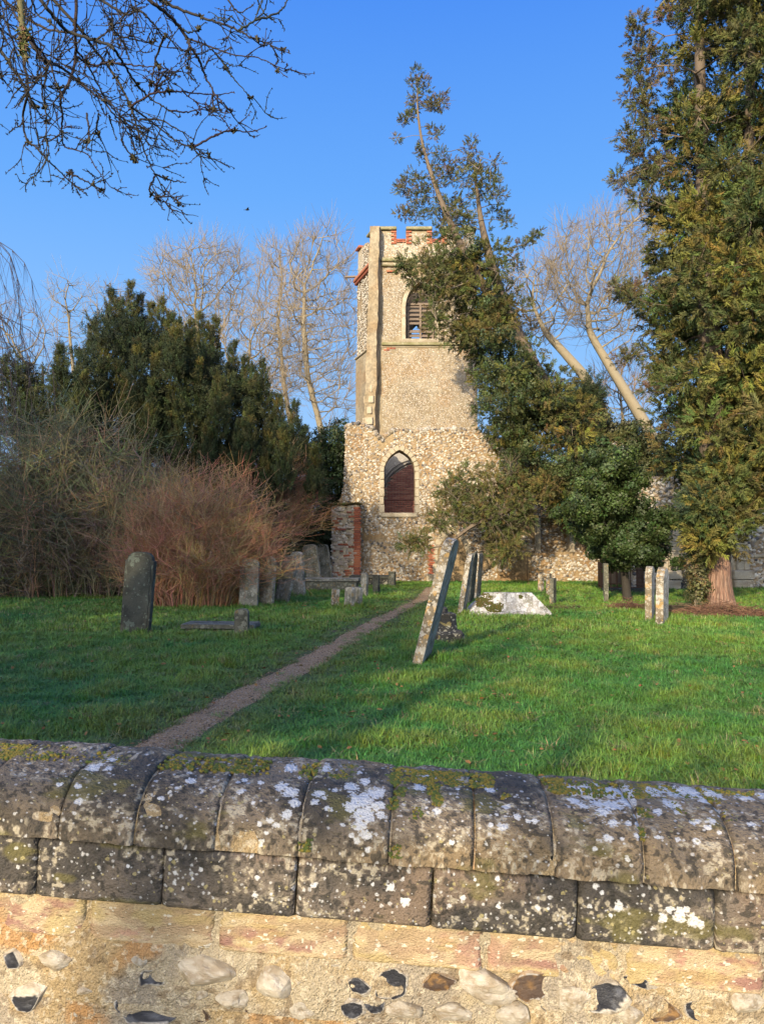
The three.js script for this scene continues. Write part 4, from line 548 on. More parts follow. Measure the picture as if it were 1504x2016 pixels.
  function bigFlint(kind, seed, det) {
    const g = new THREE.IcosahedronGeometry(1, det), p = g.attributes.position, col = [], cutZ = { black: 0.25, dark: 0.35, mixed: 0.62, pale: 9, brown: 0.3 }[kind];
    const face = kind === 'brown' ? [0.10, 0.065, 0.045] : [0.028, 0.029, 0.036], q = hash(seed, 4, 4);
    const pr = rng(seed * 3 + 1), planes = Array.from({ length: 9 }, () => { const n = unit0(pr); return [n.x, n.y, n.z * 0.8, 0.5 + 0.3 * pr()]; });
    for (let i = 0; i < p.count; i++) {
      let x = p.getX(i), y = p.getY(i), z = p.getZ(i); const k = 1 + 0.75 * (noise3(x * 1.25 + seed, y * 1.25 + 5, z * 1.0 + 3, seed) - 0.5) + 0.16 * (noise3(x * 4 + seed, y * 4, z * 4, seed + 3) - 0.5) + 0.05 * (noise3(x * 11, y * 11 + seed, z * 11, seed + 5) - 0.5);
      x *= k; y *= k; z *= k; for (const [a, b, c2, lim] of planes) { const d = x * a + y * b + z * c2; if (d > lim) { x -= a * (d - lim) * 0.85; y -= b * (d - lim) * 0.85; z -= c2 * (d - lim) * 0.85; } } const cz = cutZ + 0.5 * (noise3(x * 1.4 + 9, y * 1.4 + seed, 0.5, seed + 8) - 0.5) + x * (q - 0.5) * 0.3, over = z - cz; let c;
      const n = fbm(x * 3 + seed, y * 3 + 20, 4, 0, seed), n2 = fbm(x * 9 + seed, y * 9 + 40, 3, 0, seed + 1);
      if (over > 0) { z = cz - 0.14 * Math.min(1, over * 2.5) + 0.08 * (noise3(x * 2.2, y * 2.2 + seed, 3.3, seed + 2) - 0.5); c = mixc(face, kind === 'brown' ? [0.28, 0.16, 0.06] : [0.10, 0.105, 0.12], smooth(0.5, 0.72, n)); if (over < 0.06) c = [0.55, 0.52, 0.46]; }
      else { c = mixc([0.52, 0.46, 0.36], [0.36, 0.29, 0.20], smooth(0.4, 0.65, n)); c = mixc(c, [0.62, 0.58, 0.5], smooth(0.55, 0.7, n2) * 0.6); if (kind === 'brown') c = mixc(c, [0.36, 0.2, 0.08], 0.5); if (kind === 'mixed' && n > 0.62) c = mixc(c, [0.25, 0.22, 0.2], 0.6); }
      p.setXYZ(i, x, y, z); col.push(...c);
    }
    g.setAttribute('color', new THREE.Float32BufferAttribute(col, 3)); g.computeVertexNormals(); return g;
  }
  const fm = std({ vertexColors: true, roughness: 0.42, bumpMap: rep(bumpT, 2), bumpScale: 0.003 }), placed = [];
  const addF = (x, y, w, h, kind, rot, seed) => { const m = part('flint', bigFlint(kind, seed, seed > 899 ? 5 : 9), fm, bw); m.position.set(x, y, -0.017); m.rotation.z = rot; m.scale.set(w / 1.7, h / 1.7, Math.min(w, h) * 0.4); placed.push([x, y, Math.max(w, h) / 2, Math.min(w, h) / 2]); };
  const FL = [[21, 1897, 60, 46, 'mixed', 0.3], [101, 1895, 68, 40, 'pale', 0.1], [165, 1903, 32, 58, 'black', 0.25], [232, 1915, 52, 44, 'brown', -0.3], [274, 1893, 40, 44, 'pale', 0.6], [402, 1918, 120, 60, 'pale', -0.3], [384, 1893, 36, 26, 'black', 0], [503, 1920, 36, 28, 'black', 0.1], [536, 1942, 86, 52, 'pale', -0.35], [648, 1913, 72, 24, 'pale', 0.05], [702, 1951, 50, 32, 'mixed', -0.1], [771, 1942, 76, 52, 'black', 0.1], [46, 1972, 78, 62, 'mixed', 0.3], [128, 1988, 66, 34, 'mixed', -0.3], [287, 1994, 160, 60, 'black', -0.06], [452, 1975, 60, 40, 'pale', 0.2], [506, 1990, 50, 26, 'brown', 0.5], [592, 1995, 60, 34, 'pale', 0], [866, 1943, 48, 42, 'brown', 0.4], [960, 1957, 98, 56, 'pale', -0.1], [1046, 1950, 66, 60, 'brown', 0.3], [1080, 1985, 30, 46, 'dark', 0.3], [1130, 1975, 70, 58, 'pale', 0.5], [1199, 1968, 72, 62, 'mixed', -0.2], [1262, 1944, 60, 22, 'mixed', -0.2], [1398, 1959, 110, 26, 'black', -0.08], [1398, 2003, 86, 40, 'dark', 0], [1306, 1999, 70, 42, 'brown', 0.1], [888, 2006, 84, 34, 'pale', 0], [1242, 2008, 54, 42, 'pale', 0.4], [1480, 1985, 50, 40, 'pale', 0.2], [690, 2000, 50, 34, 'mixed', 0.2], [800, 2000, 60, 30, 'pale', -0.2], [1010, 2010, 60, 40, 'pale', 0.1]];
  FL.forEach(([px, py, w, h, k, rot], i) => { const p = onWall(px, py, 0), s = 1.29 / F; addF(p.x, p.y, w * s * 1.05, h * s * 1.1, k, rot, 800 + i); });
  for (let i = 0; i < 2600 && placed.length < 300; i++) { const x = lerp(-2.9, 2.9, r()), y = lerp(-0.85, -0.095, r()), w = 0.04 + 0.08 * r(), h = w * (0.45 + 0.4 * r()), k = r(), rot = (r() - 0.5) * 0.8, pr = project(V(x, y, 0)); const seen = pr[0] > -10 && pr[0] < 1514 && pr[1] < 2022; if (seen && w > 0.085) continue; if (placed.some(([a, b, ra, rb]) => Math.abs(x - a) < ra + w / 2 && Math.abs(y - b) < rb + h / 2)) continue; addF(x, y, w, h, k < 0.4 ? 'pale' : k < 0.65 ? 'mixed' : k < 0.85 ? 'black' : 'brown', rot, 900 + i); }
  for (let i = 0, n = 0; i < 900 && n < 46; i++) { const p = onWall(lerp(0, 1504, r()), lerp(1885, 2020, r()), 0), w = 0.024 + 0.055 * r(), h = w * (0.5 + 0.4 * r()), k = r(); if (p.y > -0.09 || placed.some(([a, b, ra, rb]) => Math.abs(p.x - a) < ra * 0.8 + w / 2 && Math.abs(p.y - b) < rb * 0.8 + h / 2)) continue; n++; addF(p.x, p.y, w, h, k < 0.5 ? 'pale' : k < 0.75 ? 'mixed' : k < 0.9 ? 'black' : 'brown', (r() - 0.5), 1500 + i); }
  // moss along the crest and in the joints
  const ml = [], mossAt = (px, py, n, sp, s, gold) => { const [x, t] = findT(px, py); for (let i = 0; i < n; i++) { const tt = clamp(t + (r() - 0.5) * sp * 0.25, 0.02, 0.7), xx = x + (r() + r() - 1) * sp * 0.045, [z, y] = prof(tt), k = r(); ml.push({ m: M4(V(xx, y - 0.001, z), new THREE.Quaternion().setFromEuler(new THREE.Euler(r() * 3, r() * 3, 0)), V(1, 0.8, 1).multiplyScalar(s * (0.5 + r()))), c: gold > k ? RGB(0.19, 0.15, 0.025) : RGB(0.08, 0.105, 0.022) }); } };
  for (const [a, b, n, gold] of [[-20, 70, 44, 0.75], [70, 260, 14, 0.6], [330, 520, 26, 0.4], [600, 700, 14, 0.5], [765, 960, 70, 0.6], [1085, 1110, 16, 0.6], [1245, 1290, 24, 0.7], [1120, 1240, 10, 0.3], [1300, 1504, 40, 0.6]]) for (let i = 0; i < n; i++) { const px = lerp(a, b, r()); mossAt(px, 1518 + (px - 752) * 0.06 + 3 + r() * 7, 16, 0.4, 0.0026, gold); }
  for (const [px, py, n, s] of [[772, 1535, 24, 0.006], [856, 1555, 16, 0.005], [862, 1575, 14, 0.005], [820, 1600, 8, 0.003], [990, 1562, 8, 0.005], [1185, 1550, 9, 0.004], [1332, 1590, 8, 0.004], [1255, 1560, 20, 0.0045], [1268, 1600, 14, 0.004], [1265, 1640, 10, 0.0035], [1436, 1606, 8, 0.004], [1496, 1612, 12, 0.005], [780, 1680, 14, 0.003], [600, 1670, 14, 0.0035], [790, 1560, 12, 0.005], [775, 1580, 12, 0.004]]) mossAt(px, py, n * 4, 0.3, s * 0.6, 0.35);
  instances('moss', lump(5, 1, 0.5), std({ roughness: 1 }), ml, bw);
}
// ---------------------------------------------------------------- plants: shared pieces
function blades(n, fn) { const pos = [], idx = []; for (let i = 0; i < n; i++) { const { a, d, l, w, side } = fn(i), o = pos.length / 3, m = a.clone().addScaledVector(d, l * 0.45), e = a.clone().addScaledVector(d, l); pos.push(a.x, a.y, a.z, m.x + side.x * w, m.y + side.y * w, m.z + side.z * w, m.x - side.x * w, m.y - side.y * w, m.z - side.z * w, e.x, e.y, e.z); idx.push(o, o + 1, o + 2, o + 1, o + 3, o + 2); } return geom(pos, idx); }
const unit = (r) => { const z = r() * 2 - 1, a = r() * 6.2832, s = Math.sqrt(1 - z * z); return V(s * Math.cos(a), s * Math.sin(a), z); };
function cypressSpray(seed, n = 44) {                                              // a spray about 1 unit long that points along +y: fine scale-leaved twiglets, fanned
  const r = rng(seed); return blades(n, () => { const t = r(), a = V((r() - 0.5) * 0.12, t * 0.8, (r() - 0.5) * 0.12), s = r() < 0.5 ? -1 : 1, d = V(s * (0.25 + 0.9 * r()), 0.65 + 0.5 * r(), (r() - 0.5) * 0.9).normalize(); const sd = d.clone().cross(unit(r)).normalize(); return { a, d, l: (0.14 + 0.26 * r()) * (1.15 - 0.5 * t), w: 0.022 + 0.016 * r(), side: sd }; });
}
function yewSpray(seed, n = 48) { const r = rng(seed); return blades(n, () => { const t = r(), a = V((r() - 0.5) * 0.25, t * 0.9, (r() - 0.5) * 0.25), u = unit(r), d = V(u.x, 0.9 + u.y * 0.6, u.z).normalize(); return { a, d, l: 0.16 + 0.2 * r(), w: 0.02 + 0.016 * r(), side: d.clone().cross(unit(r)).normalize() }; }); }
function leafSpray(seed, n = 16) { const r = rng(seed); return blades(n, () => { const u = unit(r), a = V(u.x * 0.35, 0.4 + u.y * 0.35, u.z * 0.35), d = V(u.x, u.y * 0.5 - 0.25, u.z).normalize(); return { a, d, l: 0.3 + 0.2 * r(), w: 0.1 + 0.05 * r(), side: V(-d.z, 0.3 * (r() - 0.5), d.x).normalize() }; }); }
const SPRAY = { cypress: [11, 12, 13].map((s) => cypressSpray(s)), yew: [21, 22, 23].map((s) => yewSpray(s)), ivy: [31, 32, 33].map((s) => leafSpray(s)) };
const leafMat = std({ roughness: 0.85, side: THREE.DoubleSide }), glossLeaf = std({ roughness: 0.62, side: THREE.DoubleSide });
const bark = {
  red: std({ map: tex(256, 512, (x, y, o) => { const n = fbm(x / 256 * 28, y / 512 * 3, 4, 0, 501), m = fbm(x / 256 * 90, y / 512 * 8, 2, 0, 502); let c = mixc([0.25, 0.14, 0.095], [0.14, 0.08, 0.055], smooth(0.4, 0.6, n)); c = mixc(c, [0.36, 0.26, 0.19], smooth(0.55, 0.75, m) * 0.6); [o[0], o[1], o[2]] = lin(c); }), bumpMap: tex(256, 512, (x, y, o) => { o[0] = o[1] = o[2] = fbm(x / 256 * 28, y / 512 * 3, 4, 0, 501); }, false), bumpScale: 0.05 }),
  grey: std({ color: RGB(0.20, 0.165, 0.12) }), conifer: std({ color: RGB(0.15, 0.115, 0.082) }), dark: std({ color: RGB(0.035, 0.03, 0.024) }),
};
// branches that grow towards a cloud of points, from a given trunk line
function grow(trunk, pts, { step = 0.4, kill = 0.6, reach = 4, max = 5000, lift = 0.05, seed = 1, tip = 0.008, pipe = 2.3 }) {
  const r = rng(seed), P = [], par = [], nch = []; const push = (p, q) => { P.push(p); par.push(q); nch.push(0); if (q >= 0) nch[q]++; return P.length - 1; };
  let last = -1; for (let i = 0; i < trunk.length - 1; i++) { const L = trunk[i].distanceTo(trunk[i + 1]), n = Math.max(1, Math.round(L / step)); for (let k = 0; k < n; k++) last = push(trunk[i].clone().lerp(trunk[i + 1], k / n), last); } last = push(trunk[trunk.length - 1].clone(), last);
  const near = pts.map(() => -1), nd = pts.map(() => 1e9), alive = pts.map(() => true); let from = 0;
  for (let it = 0; it < 140 && P.length < max; it++) {
    for (let i = 0; i < pts.length; i++) { if (!alive[i]) continue; for (let j = from; j < P.length; j++) { const d = P[j].distanceToSquared(pts[i]); if (d < nd[i]) { nd[i] = d; near[i] = j; } } if (nd[i] < kill * kill) alive[i] = false; }
    from = P.length; const acc = new Map();
    for (let i = 0; i < pts.length; i++) if (alive[i] && nd[i] < reach * reach) { const v = acc.get(near[i]) ?? V(0, 0, 0); v.add(pts[i].clone().sub(P[near[i]]).normalize()); acc.set(near[i], v); }
    if (!acc.size) break; let added = 0;
    for (const [j, v] of acc) { if (nch[j] > 3) continue; v.normalize(); v.x += (r() - 0.5) * 0.5; v.y += lift + (r() - 0.5) * 0.5; v.z += (r() - 0.5) * 0.5; if (v.length() < 0.05) continue; push(P[j].clone().addScaledVector(v.normalize(), step), j); added++; }
    if (!added) break;
  }
  const rad = P.map(() => 0); for (let i = P.length - 1; i >= 0; i--) { if (nch[i] === 0) rad[i] = tip; else rad[i] = Math.pow(rad[i], 1 / pipe); if (par[i] >= 0) rad[par[i]] += Math.pow(rad[i], pipe); }
  return { P, par, nch, rad };
}
function stemsOf(g, st, maxR = 9, c = null) { for (let i = 1; i < g.P.length; i++) { const q = g.par[i]; if (q < 0) continue; const ra = Math.min(g.rad[q], maxR, g.rad[i] * 1.6), rb = Math.min(g.rad[i], maxR); st.seg(g.P[q], g.P[i], ra, rb, rb > 0.06 ? 7 : rb > 0.02 ? 5 : 3, c); } }
function twigsOn(g, st, r, n, len, r0, upw = 0.3, only = (i) => g.nch[i] === 0 || g.rad[i] < 0.02, c = null, droop = 0) {
  for (let i = 1; i < g.P.length; i++) { if (!only(i)) continue; const d0 = g.par[i] >= 0 ? g.P[i].clone().sub(g.P[g.par[i]]).normalize() : up; for (let k = 0; k < n; k++) { if (n < 1 && r() > n) continue; const d = d0.clone().multiplyScalar(0.9).add(unit(r).multiplyScalar(0.85)).add(V(0, upw, 0)).normalize(), l = len * (0.5 + 0.8 * r()), m = g.P[i].clone().addScaledVector(d, l * 0.5), e = m.clone().addScaledVector(d.add(unit(r).multiplyScalar(0.35)).add(V(0, upw * 0.4 - droop, 0)).normalize(), l * 0.5); st.seg(g.P[i], m, r0, r0 * 0.8, 3, c); st.seg(m, e, r0 * 0.8, r0 * 0.35, 3, c); if (r() < 0.6) st.seg(m, m.clone().addScaledVector(d.clone().add(unit(r).multiplyScalar(0.9)).normalize(), l * 0.4), r0 * 0.6, r0 * 0.3, 3, c); } }
}
function cloudIn(poly, n, d, thick, r, shape = 1, inset = null) {                                // points in a crown: an outline at depth d, rounded front to back
  const xs = poly.map((p) => p[0]), ys = poly.map((p) => p[1]), x0 = Math.min(...xs), x1 = Math.max(...xs), y0 = Math.min(...ys), y1 = Math.max(...ys), out = []; let guard = 0;
  while (out.length < n && guard++ < n * 60) { const x = lerp(x0, x1, r()), y = lerp(y0, y1, r()); if (!inPoly(poly, x, y)) continue; const e = edgeDist(poly, x, y) * d / F, rad = inset ? inset() : 0; if (inset && e < rad * 0.6) continue; const t = Math.min(thick, 0.35 + Math.sqrt(e * 2.2 * thick) * 0.8 * shape), dz = (r() * 2 - 1) * t; const p = at(x, y, d); p.z += dz; p.rad = rad; out.push(p); }
  return out;
}
// clumps of sprays: centre, radius, colour; sprays point outward and sag or rise
function sprays(name, parent, kind, clumps, { per = 26, size = 0.3, upw = 0.3, cols, seed = 1, mat = leafMat, shell = 0.35, flat = 0.75 }) {
  const r = rng(seed), lists = [[], [], []], q = new THREE.Quaternion(), tw = new THREE.Quaternion();
  for (const c of clumps) { const base = cols[Math.floor(r() * cols.length)], tone = 0.8 + 0.4 * r(), n = Math.round(per * (c.k ?? 1) * clamp(c.r / 0.45, 0.3, 2.2)); for (let i = 0; i < n; i++) { const u = unit(r), rad = c.r * Math.pow(lerp(shell, 1, r()), 0.7); const p = c.p.clone().add(V(u.x * rad, u.y * rad * flat, u.z * rad)); const d = u.clone().multiplyScalar(0.8).add(V(0, upw, 0)).add(unit(r).multiplyScalar(0.45)).normalize(); q.copy(quatTo(d)).multiply(tw.setFromAxisAngle(up, r() * 6.28)); const s = size * (0.65 + 0.7 * r()), cc = mixc(base, cols[Math.floor(r() * cols.length)], r() * 0.5).map((v) => v * tone * (0.8 + 0.4 * r())); lists[Math.floor(r() * 3)].push({ m: M4(p, q.clone(), V(s, s, s)), c: RGB(...cc) }); } }
  lists.forEach((l, i) => l.length && instances(name, SPRAY[kind][i], mat, l, parent));
  return lists.reduce((a, l) => a + l.length, 0);
}
// ---------------------------------------------------------------- trees and shrubs
const CON = { olive: [[0.117, 0.117, 0.030], [0.087, 0.102, 0.028], [0.131, 0.107, 0.030], [0.065, 0.087, 0.024]], green: [[0.065, 0.097, 0.022], [0.091, 0.117, 0.026], [0.044, 0.073, 0.020], [0.109, 0.107, 0.030]], gold: [[0.174, 0.158, 0.028], [0.139, 0.128, 0.026], [0.104, 0.112, 0.026]], tips: [[0.131, 0.087, 0.040], [0.104, 0.102, 0.035], [0.078, 0.087, 0.030]], dark: [[0.030, 0.053, 0.018], [0.044, 0.066, 0.020], [0.024, 0.043, 0.016]], yew: [[0.030, 0.045, 0.014], [0.048, 0.057, 0.015], [0.019, 0.033, 0.012]], yewTip: [[0.113, 0.102, 0.022], [0.087, 0.087, 0.020]], ivy: [[0.036, 0.062, 0.013], [0.05, 0.078, 0.016], [0.024, 0.044, 0.01]] };
const clumpsIn = (poly, n, d, thick, r, r0, r1, k = 1) => cloudIn(poly, n, d, thick, r, 1, () => lerp(r0, r1, r())).map((p) => ({ p, r: p.rad, k }));
const pathAt = (list, d) => list.map(([px, py, dd]) => at(px, py, d + (dd ?? 0)));
function toLocal(o, pts) { return pts.map((p) => p.clone().sub(o.position)); }

{ // right: tall red-barked conifer
  const D = 16.9, base = onGround(1415, 1197), o = thing('conifer_tree', 'tall olive-green conifer with a stout reddish trunk, beside the stone arch', 'tree'), r = rng(1001);
  const main = [V(base.x, -0.1, base.z), V(base.x - 0.02, 0.6, base.z), ...pathAt([[1412, 1060], [1405, 900], [1398, 700], [1388, 480], [1380, 280], [1376, 60], [1372, -160], [1370, -330]], D)], tg = tubeAlong(main.slice(0, 4), [0.34, 0.25, 0.24, 0.24], 16, 0.14, 5, 2); part('trunk', tubeAlong(main.slice(2), [0.33, 0.31, 0.27, 0.22, 0.17, 0.12, 0.09, 0.06, 0.02], 12, 0.12, 5, 2), bark.conifer, o);
  part('trunk', tg, bark.red, o);
  for (const [a, b, rr] of [[0.14, 0.05, 0.1], [-0.16, 0.1, 0.09]]) part('trunk', tubeAlong([V(base.x + a * 1.5, -0.1, base.z + 0.2), V(base.x + a, 0.5, base.z + b), V(base.x + a * 0.9, 1.3, base.z + b), V(base.x + a * 0.3, 2.6, base.z)], [rr * 1.3, rr, rr * 0.9, rr * 0.6], 10, 0.15, 9, 1.4), bark.red, o);
  const stem2 = pathAt([[1410, 900, -0.3], [1450, 620, -0.5], [1472, 350, -0.5], [1476, 120, -0.5], [1474, -120, -0.5], [1470, -260, -0.5]], D); part('trunk', tubeAlong(stem2, [0.16, 0.14, 0.12, 0.09, 0.06, 0.03], 9, 0.1, 6, 1.2), bark.conifer, o);
  const poly = [[1345, -260], [1330, -60], [1330, 60], [1318, 200], [1302, 300], [1302, 380], [1296, 450], [1285, 520], [1270, 590], [1292, 650], [1275, 730], [1308, 790], [1322, 880], [1350, 930], [1358, 985], [1368, 1030], [1388, 1062], [1402, 1070], [1432, 1070], [1465, 1040], [1540, 1020], [1640, 960], [1710, 800], [1730, 500], [1700, 200], [1640, -100], [1560, -300]];
  const cl = [...clumpsIn(poly.map(([x, y]) => [x, Math.max(y, 380)]), 400, D, 2.5, r, 0.32, 0.6), ...clumpsIn(poly.map(([x, y]) => [x, Math.min(y, 430)]), 330, D, 2.1, r, 0.22, 0.46, 1)];
  const tips = []; for (const [px, py, n] of [[1240, 38, 5], [1300, 25, 5], [1240, 72, 4], [1228, 112, 5], [1262, 100, 4], [1232, 150, 5], [1268, 148, 5], [1250, 180, 4], [1225, 190, 4], [1240, 205, 5], [1222, 250, 5], [1255, 240, 4], [1218, 272, 4], [1225, 295, 6], [1245, 315, 5], [1200, 350, 5], [1215, 365, 5], [1262, 350, 6], [1240, 396, 5], [1204, 585, 7], [1222, 570, 5], [1196, 560, 4], [1218, 700, 5], [1265, 770, 5], [1300, 840, 5]]) for (let k = 0; k < n; k++) tips.push({ p: at(px + 8 + (r() * r()) * 75, py + (r() - 0.5) * 14, D + (r() - 0.5) * 1.2), r: 0.09 + 0.09 * r() });
  for (const [px, py] of [[1378, 1075], [1395, 1082], [1440, 1070], [1425, 1068], [1390, 1055], [1368, 1040]]) cl.push({ p: at(px, py, D - 0.5 + (r() - 0.5) * 0.8), r: 0.26 + 0.12 * r() });
  for (let k = 0; k < 34; k++) cl.push({ p: at(1372 + 90 * r(), 890 + 180 * r(), D - 0.55 - 0.5 * r()), r: 0.24 + 0.14 * r() });
  const st = new Stems(), g = grow([...main.slice(2)], [...cl, ...tips].map((c) => c.p), { step: 0.4, kill: 0.35, reach: 7, lift: 0.0, seed: 5, tip: 0.009, max: 4500 }); stemsOf(g, st, 0.09); twigsOn(g, st, r, 1, 0.5, 0.006, 0.1, (i) => g.rad[i] < 0.03 && i % 3 === 0); part('branches', st.geo(), bark.conifer, o);
  for (const c of cl) { const y = c.p.y; const q = r(); c.g = q < 0.25 ? 'green' : q < 0.52 ? 'gold' : q < 0.9 ? 'olive' : 'dark'; }
  for (const k of ['green', 'gold', 'olive', 'dark']) sprays('crown', o, 'cypress', cl.filter((c) => c.g === k), { per: 46, size: 0.3, upw: 0.05, cols: CON[k], seed: 70 + k.length, flat: 0.6 });
  sprays('crown', o, 'cypress', tips, { per: 40, size: 0.2, upw: 0.2, cols: CON.tips, seed: 78 });
  // ivy up the shaded side of the trunk, litter of dead twigs at the foot
  const iv = thing('trunk_ivy', 'ivy climbing the side of the reddish conifer trunk', 'ivy'), ic = []; for (let k = 0; k < 34; k++) ic.push({ p: V(base.x - 0.42 - 0.16 * r(), 0.1 + k / 34 * 1.9, base.z + 0.1 + (r() - 0.5) * 0.3), r: 0.14 + 0.1 * r() }); sprays('leaves', iv, 'ivy', ic, { per: 40, size: 0.11, upw: 0, cols: [[0.07, 0.075, 0.02], [0.11, 0.09, 0.03], [0.05, 0.06, 0.02]], seed: 80, mat: glossLeaf }); { const s3 = new Stems(); for (let k = 0; k < 6; k++) { const x = base.x - 0.4 - 0.12 * r(); s3.line([V(x - 0.1, 0, base.z + 0.2), V(x, 0.7, base.z + 0.15), V(x + 0.05, 1.5, base.z + 0.1), V(x, 2.1, base.z)], 0.02, 0.008, 4); } part('stems', s3.geo(), bark.grey, iv); }
  const lit = (px, py, rad, hgt, n, col, label, dark) => { const p = onGround(px, py), q = thing('brushwood', label, 'dead twigs', [p.x, 0, p.z]), s4 = new Stems(), rr = rng(px); for (let k = 0; k < n; k++) { const a = rr() * 6.28, d = Math.sqrt(rr()) * rad, x = Math.cos(a) * d, z = Math.sin(a) * d * 0.6, y = gh(p.x + x, p.z + z) + hgt * rr() * Math.max(0, 1 - d / rad), b = rr() * 6.28, l = 0.1 + 0.28 * rr(), t = 0.6 + 0.7 * rr(), cc = col.map((v) => v * t); const e = V(x + Math.cos(b) * l, y + (rr() - 0.35) * 0.16, z + Math.sin(b) * l), m = V((x + e.x) / 2, (y + e.y) / 2 + 0.04 * rr(), (z + e.z) / 2); s4.seg(V(x, y, z), m, 0.005, 0.004, 3, cc); s4.seg(m, e, 0.004, 0.0018, 3, cc); } const bm = part('twigs', s4.geo(), MAT.twigs ??= std({ vertexColors: true }), q); bm.userData.kind = 'stuff'; };
  lit(1425, 1212, 1.0, 0.28, 1500, [0.20, 0.105, 0.06], 'heap of reddish dead twigs round the foot of the conifer trunk'); lit(1342, 1205, 0.65, 0.2, 600, [0.10, 0.075, 0.045], 'scatter of grey-brown twigs between the headstone pair and the trunk'); lit(1236, 1200, 0.42, 0.26, 500, [0.17, 0.09, 0.055], 'heap of reddish twigs in front of the iron railings'); lit(1110, 1200, 0.6, 0.05, 160, [0.1, 0.08, 0.04], 'thin litter of dead stalks beside the coped tomb');
}
{ // middle: leaning two-topped conifer smothered with ivy
  const D = 24.8, o = thing('conifer_tree', 'leaning two-topped conifer hung with ivy in front of the tower', 'tree'), r = rng(1002);
  const base = at(1205, 1160, D), main = [V(base.x, -0.1, -D), ...pathAt([[1195, 1060], [1155, 930], [1095, 800], [1035, 690], [990, 590], [962, 500], [946, 430], [938, 370], [932, 320]], D)];
  part('trunk', tubeAlong(main, [0.34, 0.29, 0.27, 0.24, 0.2, 0.16, 0.13, 0.09, 0.06, 0.025], 10, 0.12, 6, 2), bark.conifer, o);
  const lead = pathAt([[1010, 640, 0.1], [950, 560, -0.4], [905, 480, -0.5], [872, 405, -0.5], [850, 345, -0.5], [832, 285, -0.5], [822, 215, -0.5], [822, 145, -0.5]], D); part('trunk', tubeAlong(lead, [0.17, 0.15, 0.12, 0.09, 0.065, 0.045, 0.03, 0.012], 8, 0.1, 8, 1.5), bark.conifer, o);
  const A = [[850, 480], [880, 440], [935, 460], [985, 490], [1005, 560], [1050, 620], [1062, 700], [1125, 730], [1155, 800], [1195, 880], [1200, 960], [1160, 1040], [1080, 1030], [1010, 985], [985, 905], [958, 860], [945, 800], [935, 700], [895, 690], [872, 640], [876, 600], [850, 560]], Bp = [[880, 380], [905, 315], [930, 280], [960, 325], [985, 335], [985, 400], [995, 470], [950, 500], [880, 480], [850, 430]], L1 = [[795, 530], [830, 480], [880, 440], [900, 500], [880, 640], [900, 690], [870, 705], [845, 680], [830, 610], [800, 560]], Dp = [[845, 1000], [880, 930], [910, 905], [960, 915], [1010, 910], [1045, 960], [1045, 1040], [1020, 1095], [985, 1120], [955, 1110], [960, 1050], [900, 1030], [850, 1060], [800, 1072], [795, 1058], [840, 1030]];
  const up1 = [], pt = (list, rad, depth = D, j = 10, m = 3) => list.flatMap(([px, py, s = 1]) => Array.from({ length: m }, () => ({ p: at(px + (r() - 0.5) * j, py + (r() - 0.5) * j, depth + (r() - 0.5) * 0.7), r: rad * s * (0.7 + 0.6 * r()) })));
  up1.push(...pt([[930, 274], [924, 290], [936, 302], [920, 312], [942, 322], [928, 335], [912, 325], [950, 340]], 0.17, D, 12, 2), ...pt([[858, 365], [872, 390], [845, 330], [862, 345], [880, 420], [838, 312], [893, 400], [905, 440]], 0.16, D - 0.4, 18, 2), ...pt([[822, 142], [832, 158], [814, 165], [812, 195], [820, 212], [842, 205], [838, 180]], 0.15, D - 0.5, 12), ...pt([[872, 188], [866, 205], [855, 212], [848, 200]], 0.16, D - 0.3, 10), ...pt([[800, 232], [795, 238], [812, 228]], 0.12, D - 0.5, 9), ...pt([[850, 250], [864, 258], [852, 268]], 0.11, D - 0.4, 8, 2), ...pt([[780, 274], [832, 288], [824, 300]], 0.09, D - 0.5, 8, 2), ...pt([[806, 345], [800, 362], [790, 372], [822, 350], [812, 385], [828, 380], [840, 370]], 0.2, D - 0.4, 14), ...pt([[792, 420], [806, 412], [822, 425], [835, 405], [850, 420]], 0.2, D - 0.4, 14), ...pt([[868, 310], [885, 325], [875, 345], [890, 350]], 0.2, D - 0.2, 14), ...pt([[1052, 466], [1040, 478], [1028, 484], [1060, 455]], 0.14, D, 12), ...pt([[990, 420], [985, 380], [1000, 440], [975, 350]], 0.17, D, 12), ...pt([[1010, 510], [1020, 525], [1035, 600], [1050, 640]], 0.15, D, 12));
  const up2 = clumpsIn(Bp, 44, D, 1.2, r, 0.16, 0.32, 0.8), body = clumpsIn(A, 200, D, 1.5, r, 0.32, 0.6), left = clumpsIn(L1, 66, D - 0.8, 1.0, r, 0.15, 0.34, 0.85), low = clumpsIn(Dp, 190, D - 0.4, 0.9, r, 0.15, 0.34, 0.9);
  left.push(...pt([[792, 512], [800, 525], [812, 545], [790, 530]], 0.16, D - 0.8, 10)); low.push(...pt([[800, 1066], [812, 1075], [825, 1060], [835, 1075]], 0.2, D - 0.9, 14));
  const limb = pathAt([[1165, 965], [1050, 980, -0.5], [985, 1010, -0.8], [930, 1035, -0.9], [880, 1070, -1], [845, 1080, -1]], D); part('limb', tubeAlong(limb, [0.13, 0.1, 0.085, 0.06, 0.04, 0.015], 7, 0.1, 3), bark.conifer, o);
  const st = new Stems(), g1 = grow(main.slice(1), [...body, ...up2].map((c) => c.p), { step: 0.4, kill: 0.4, reach: 6, seed: 8, tip: 0.01, max: 3000 }), g2 = grow(lead, [...up1, ...left].map((c) => c.p), { step: 0.3, kill: 0.25, reach: 5, seed: 9, tip: 0.009, max: 2500 }), g3 = grow(limb, low.map((c) => c.p), { step: 0.3, kill: 0.25, reach: 4, lift: -0.05, seed: 10, tip: 0.008, max: 1500 });
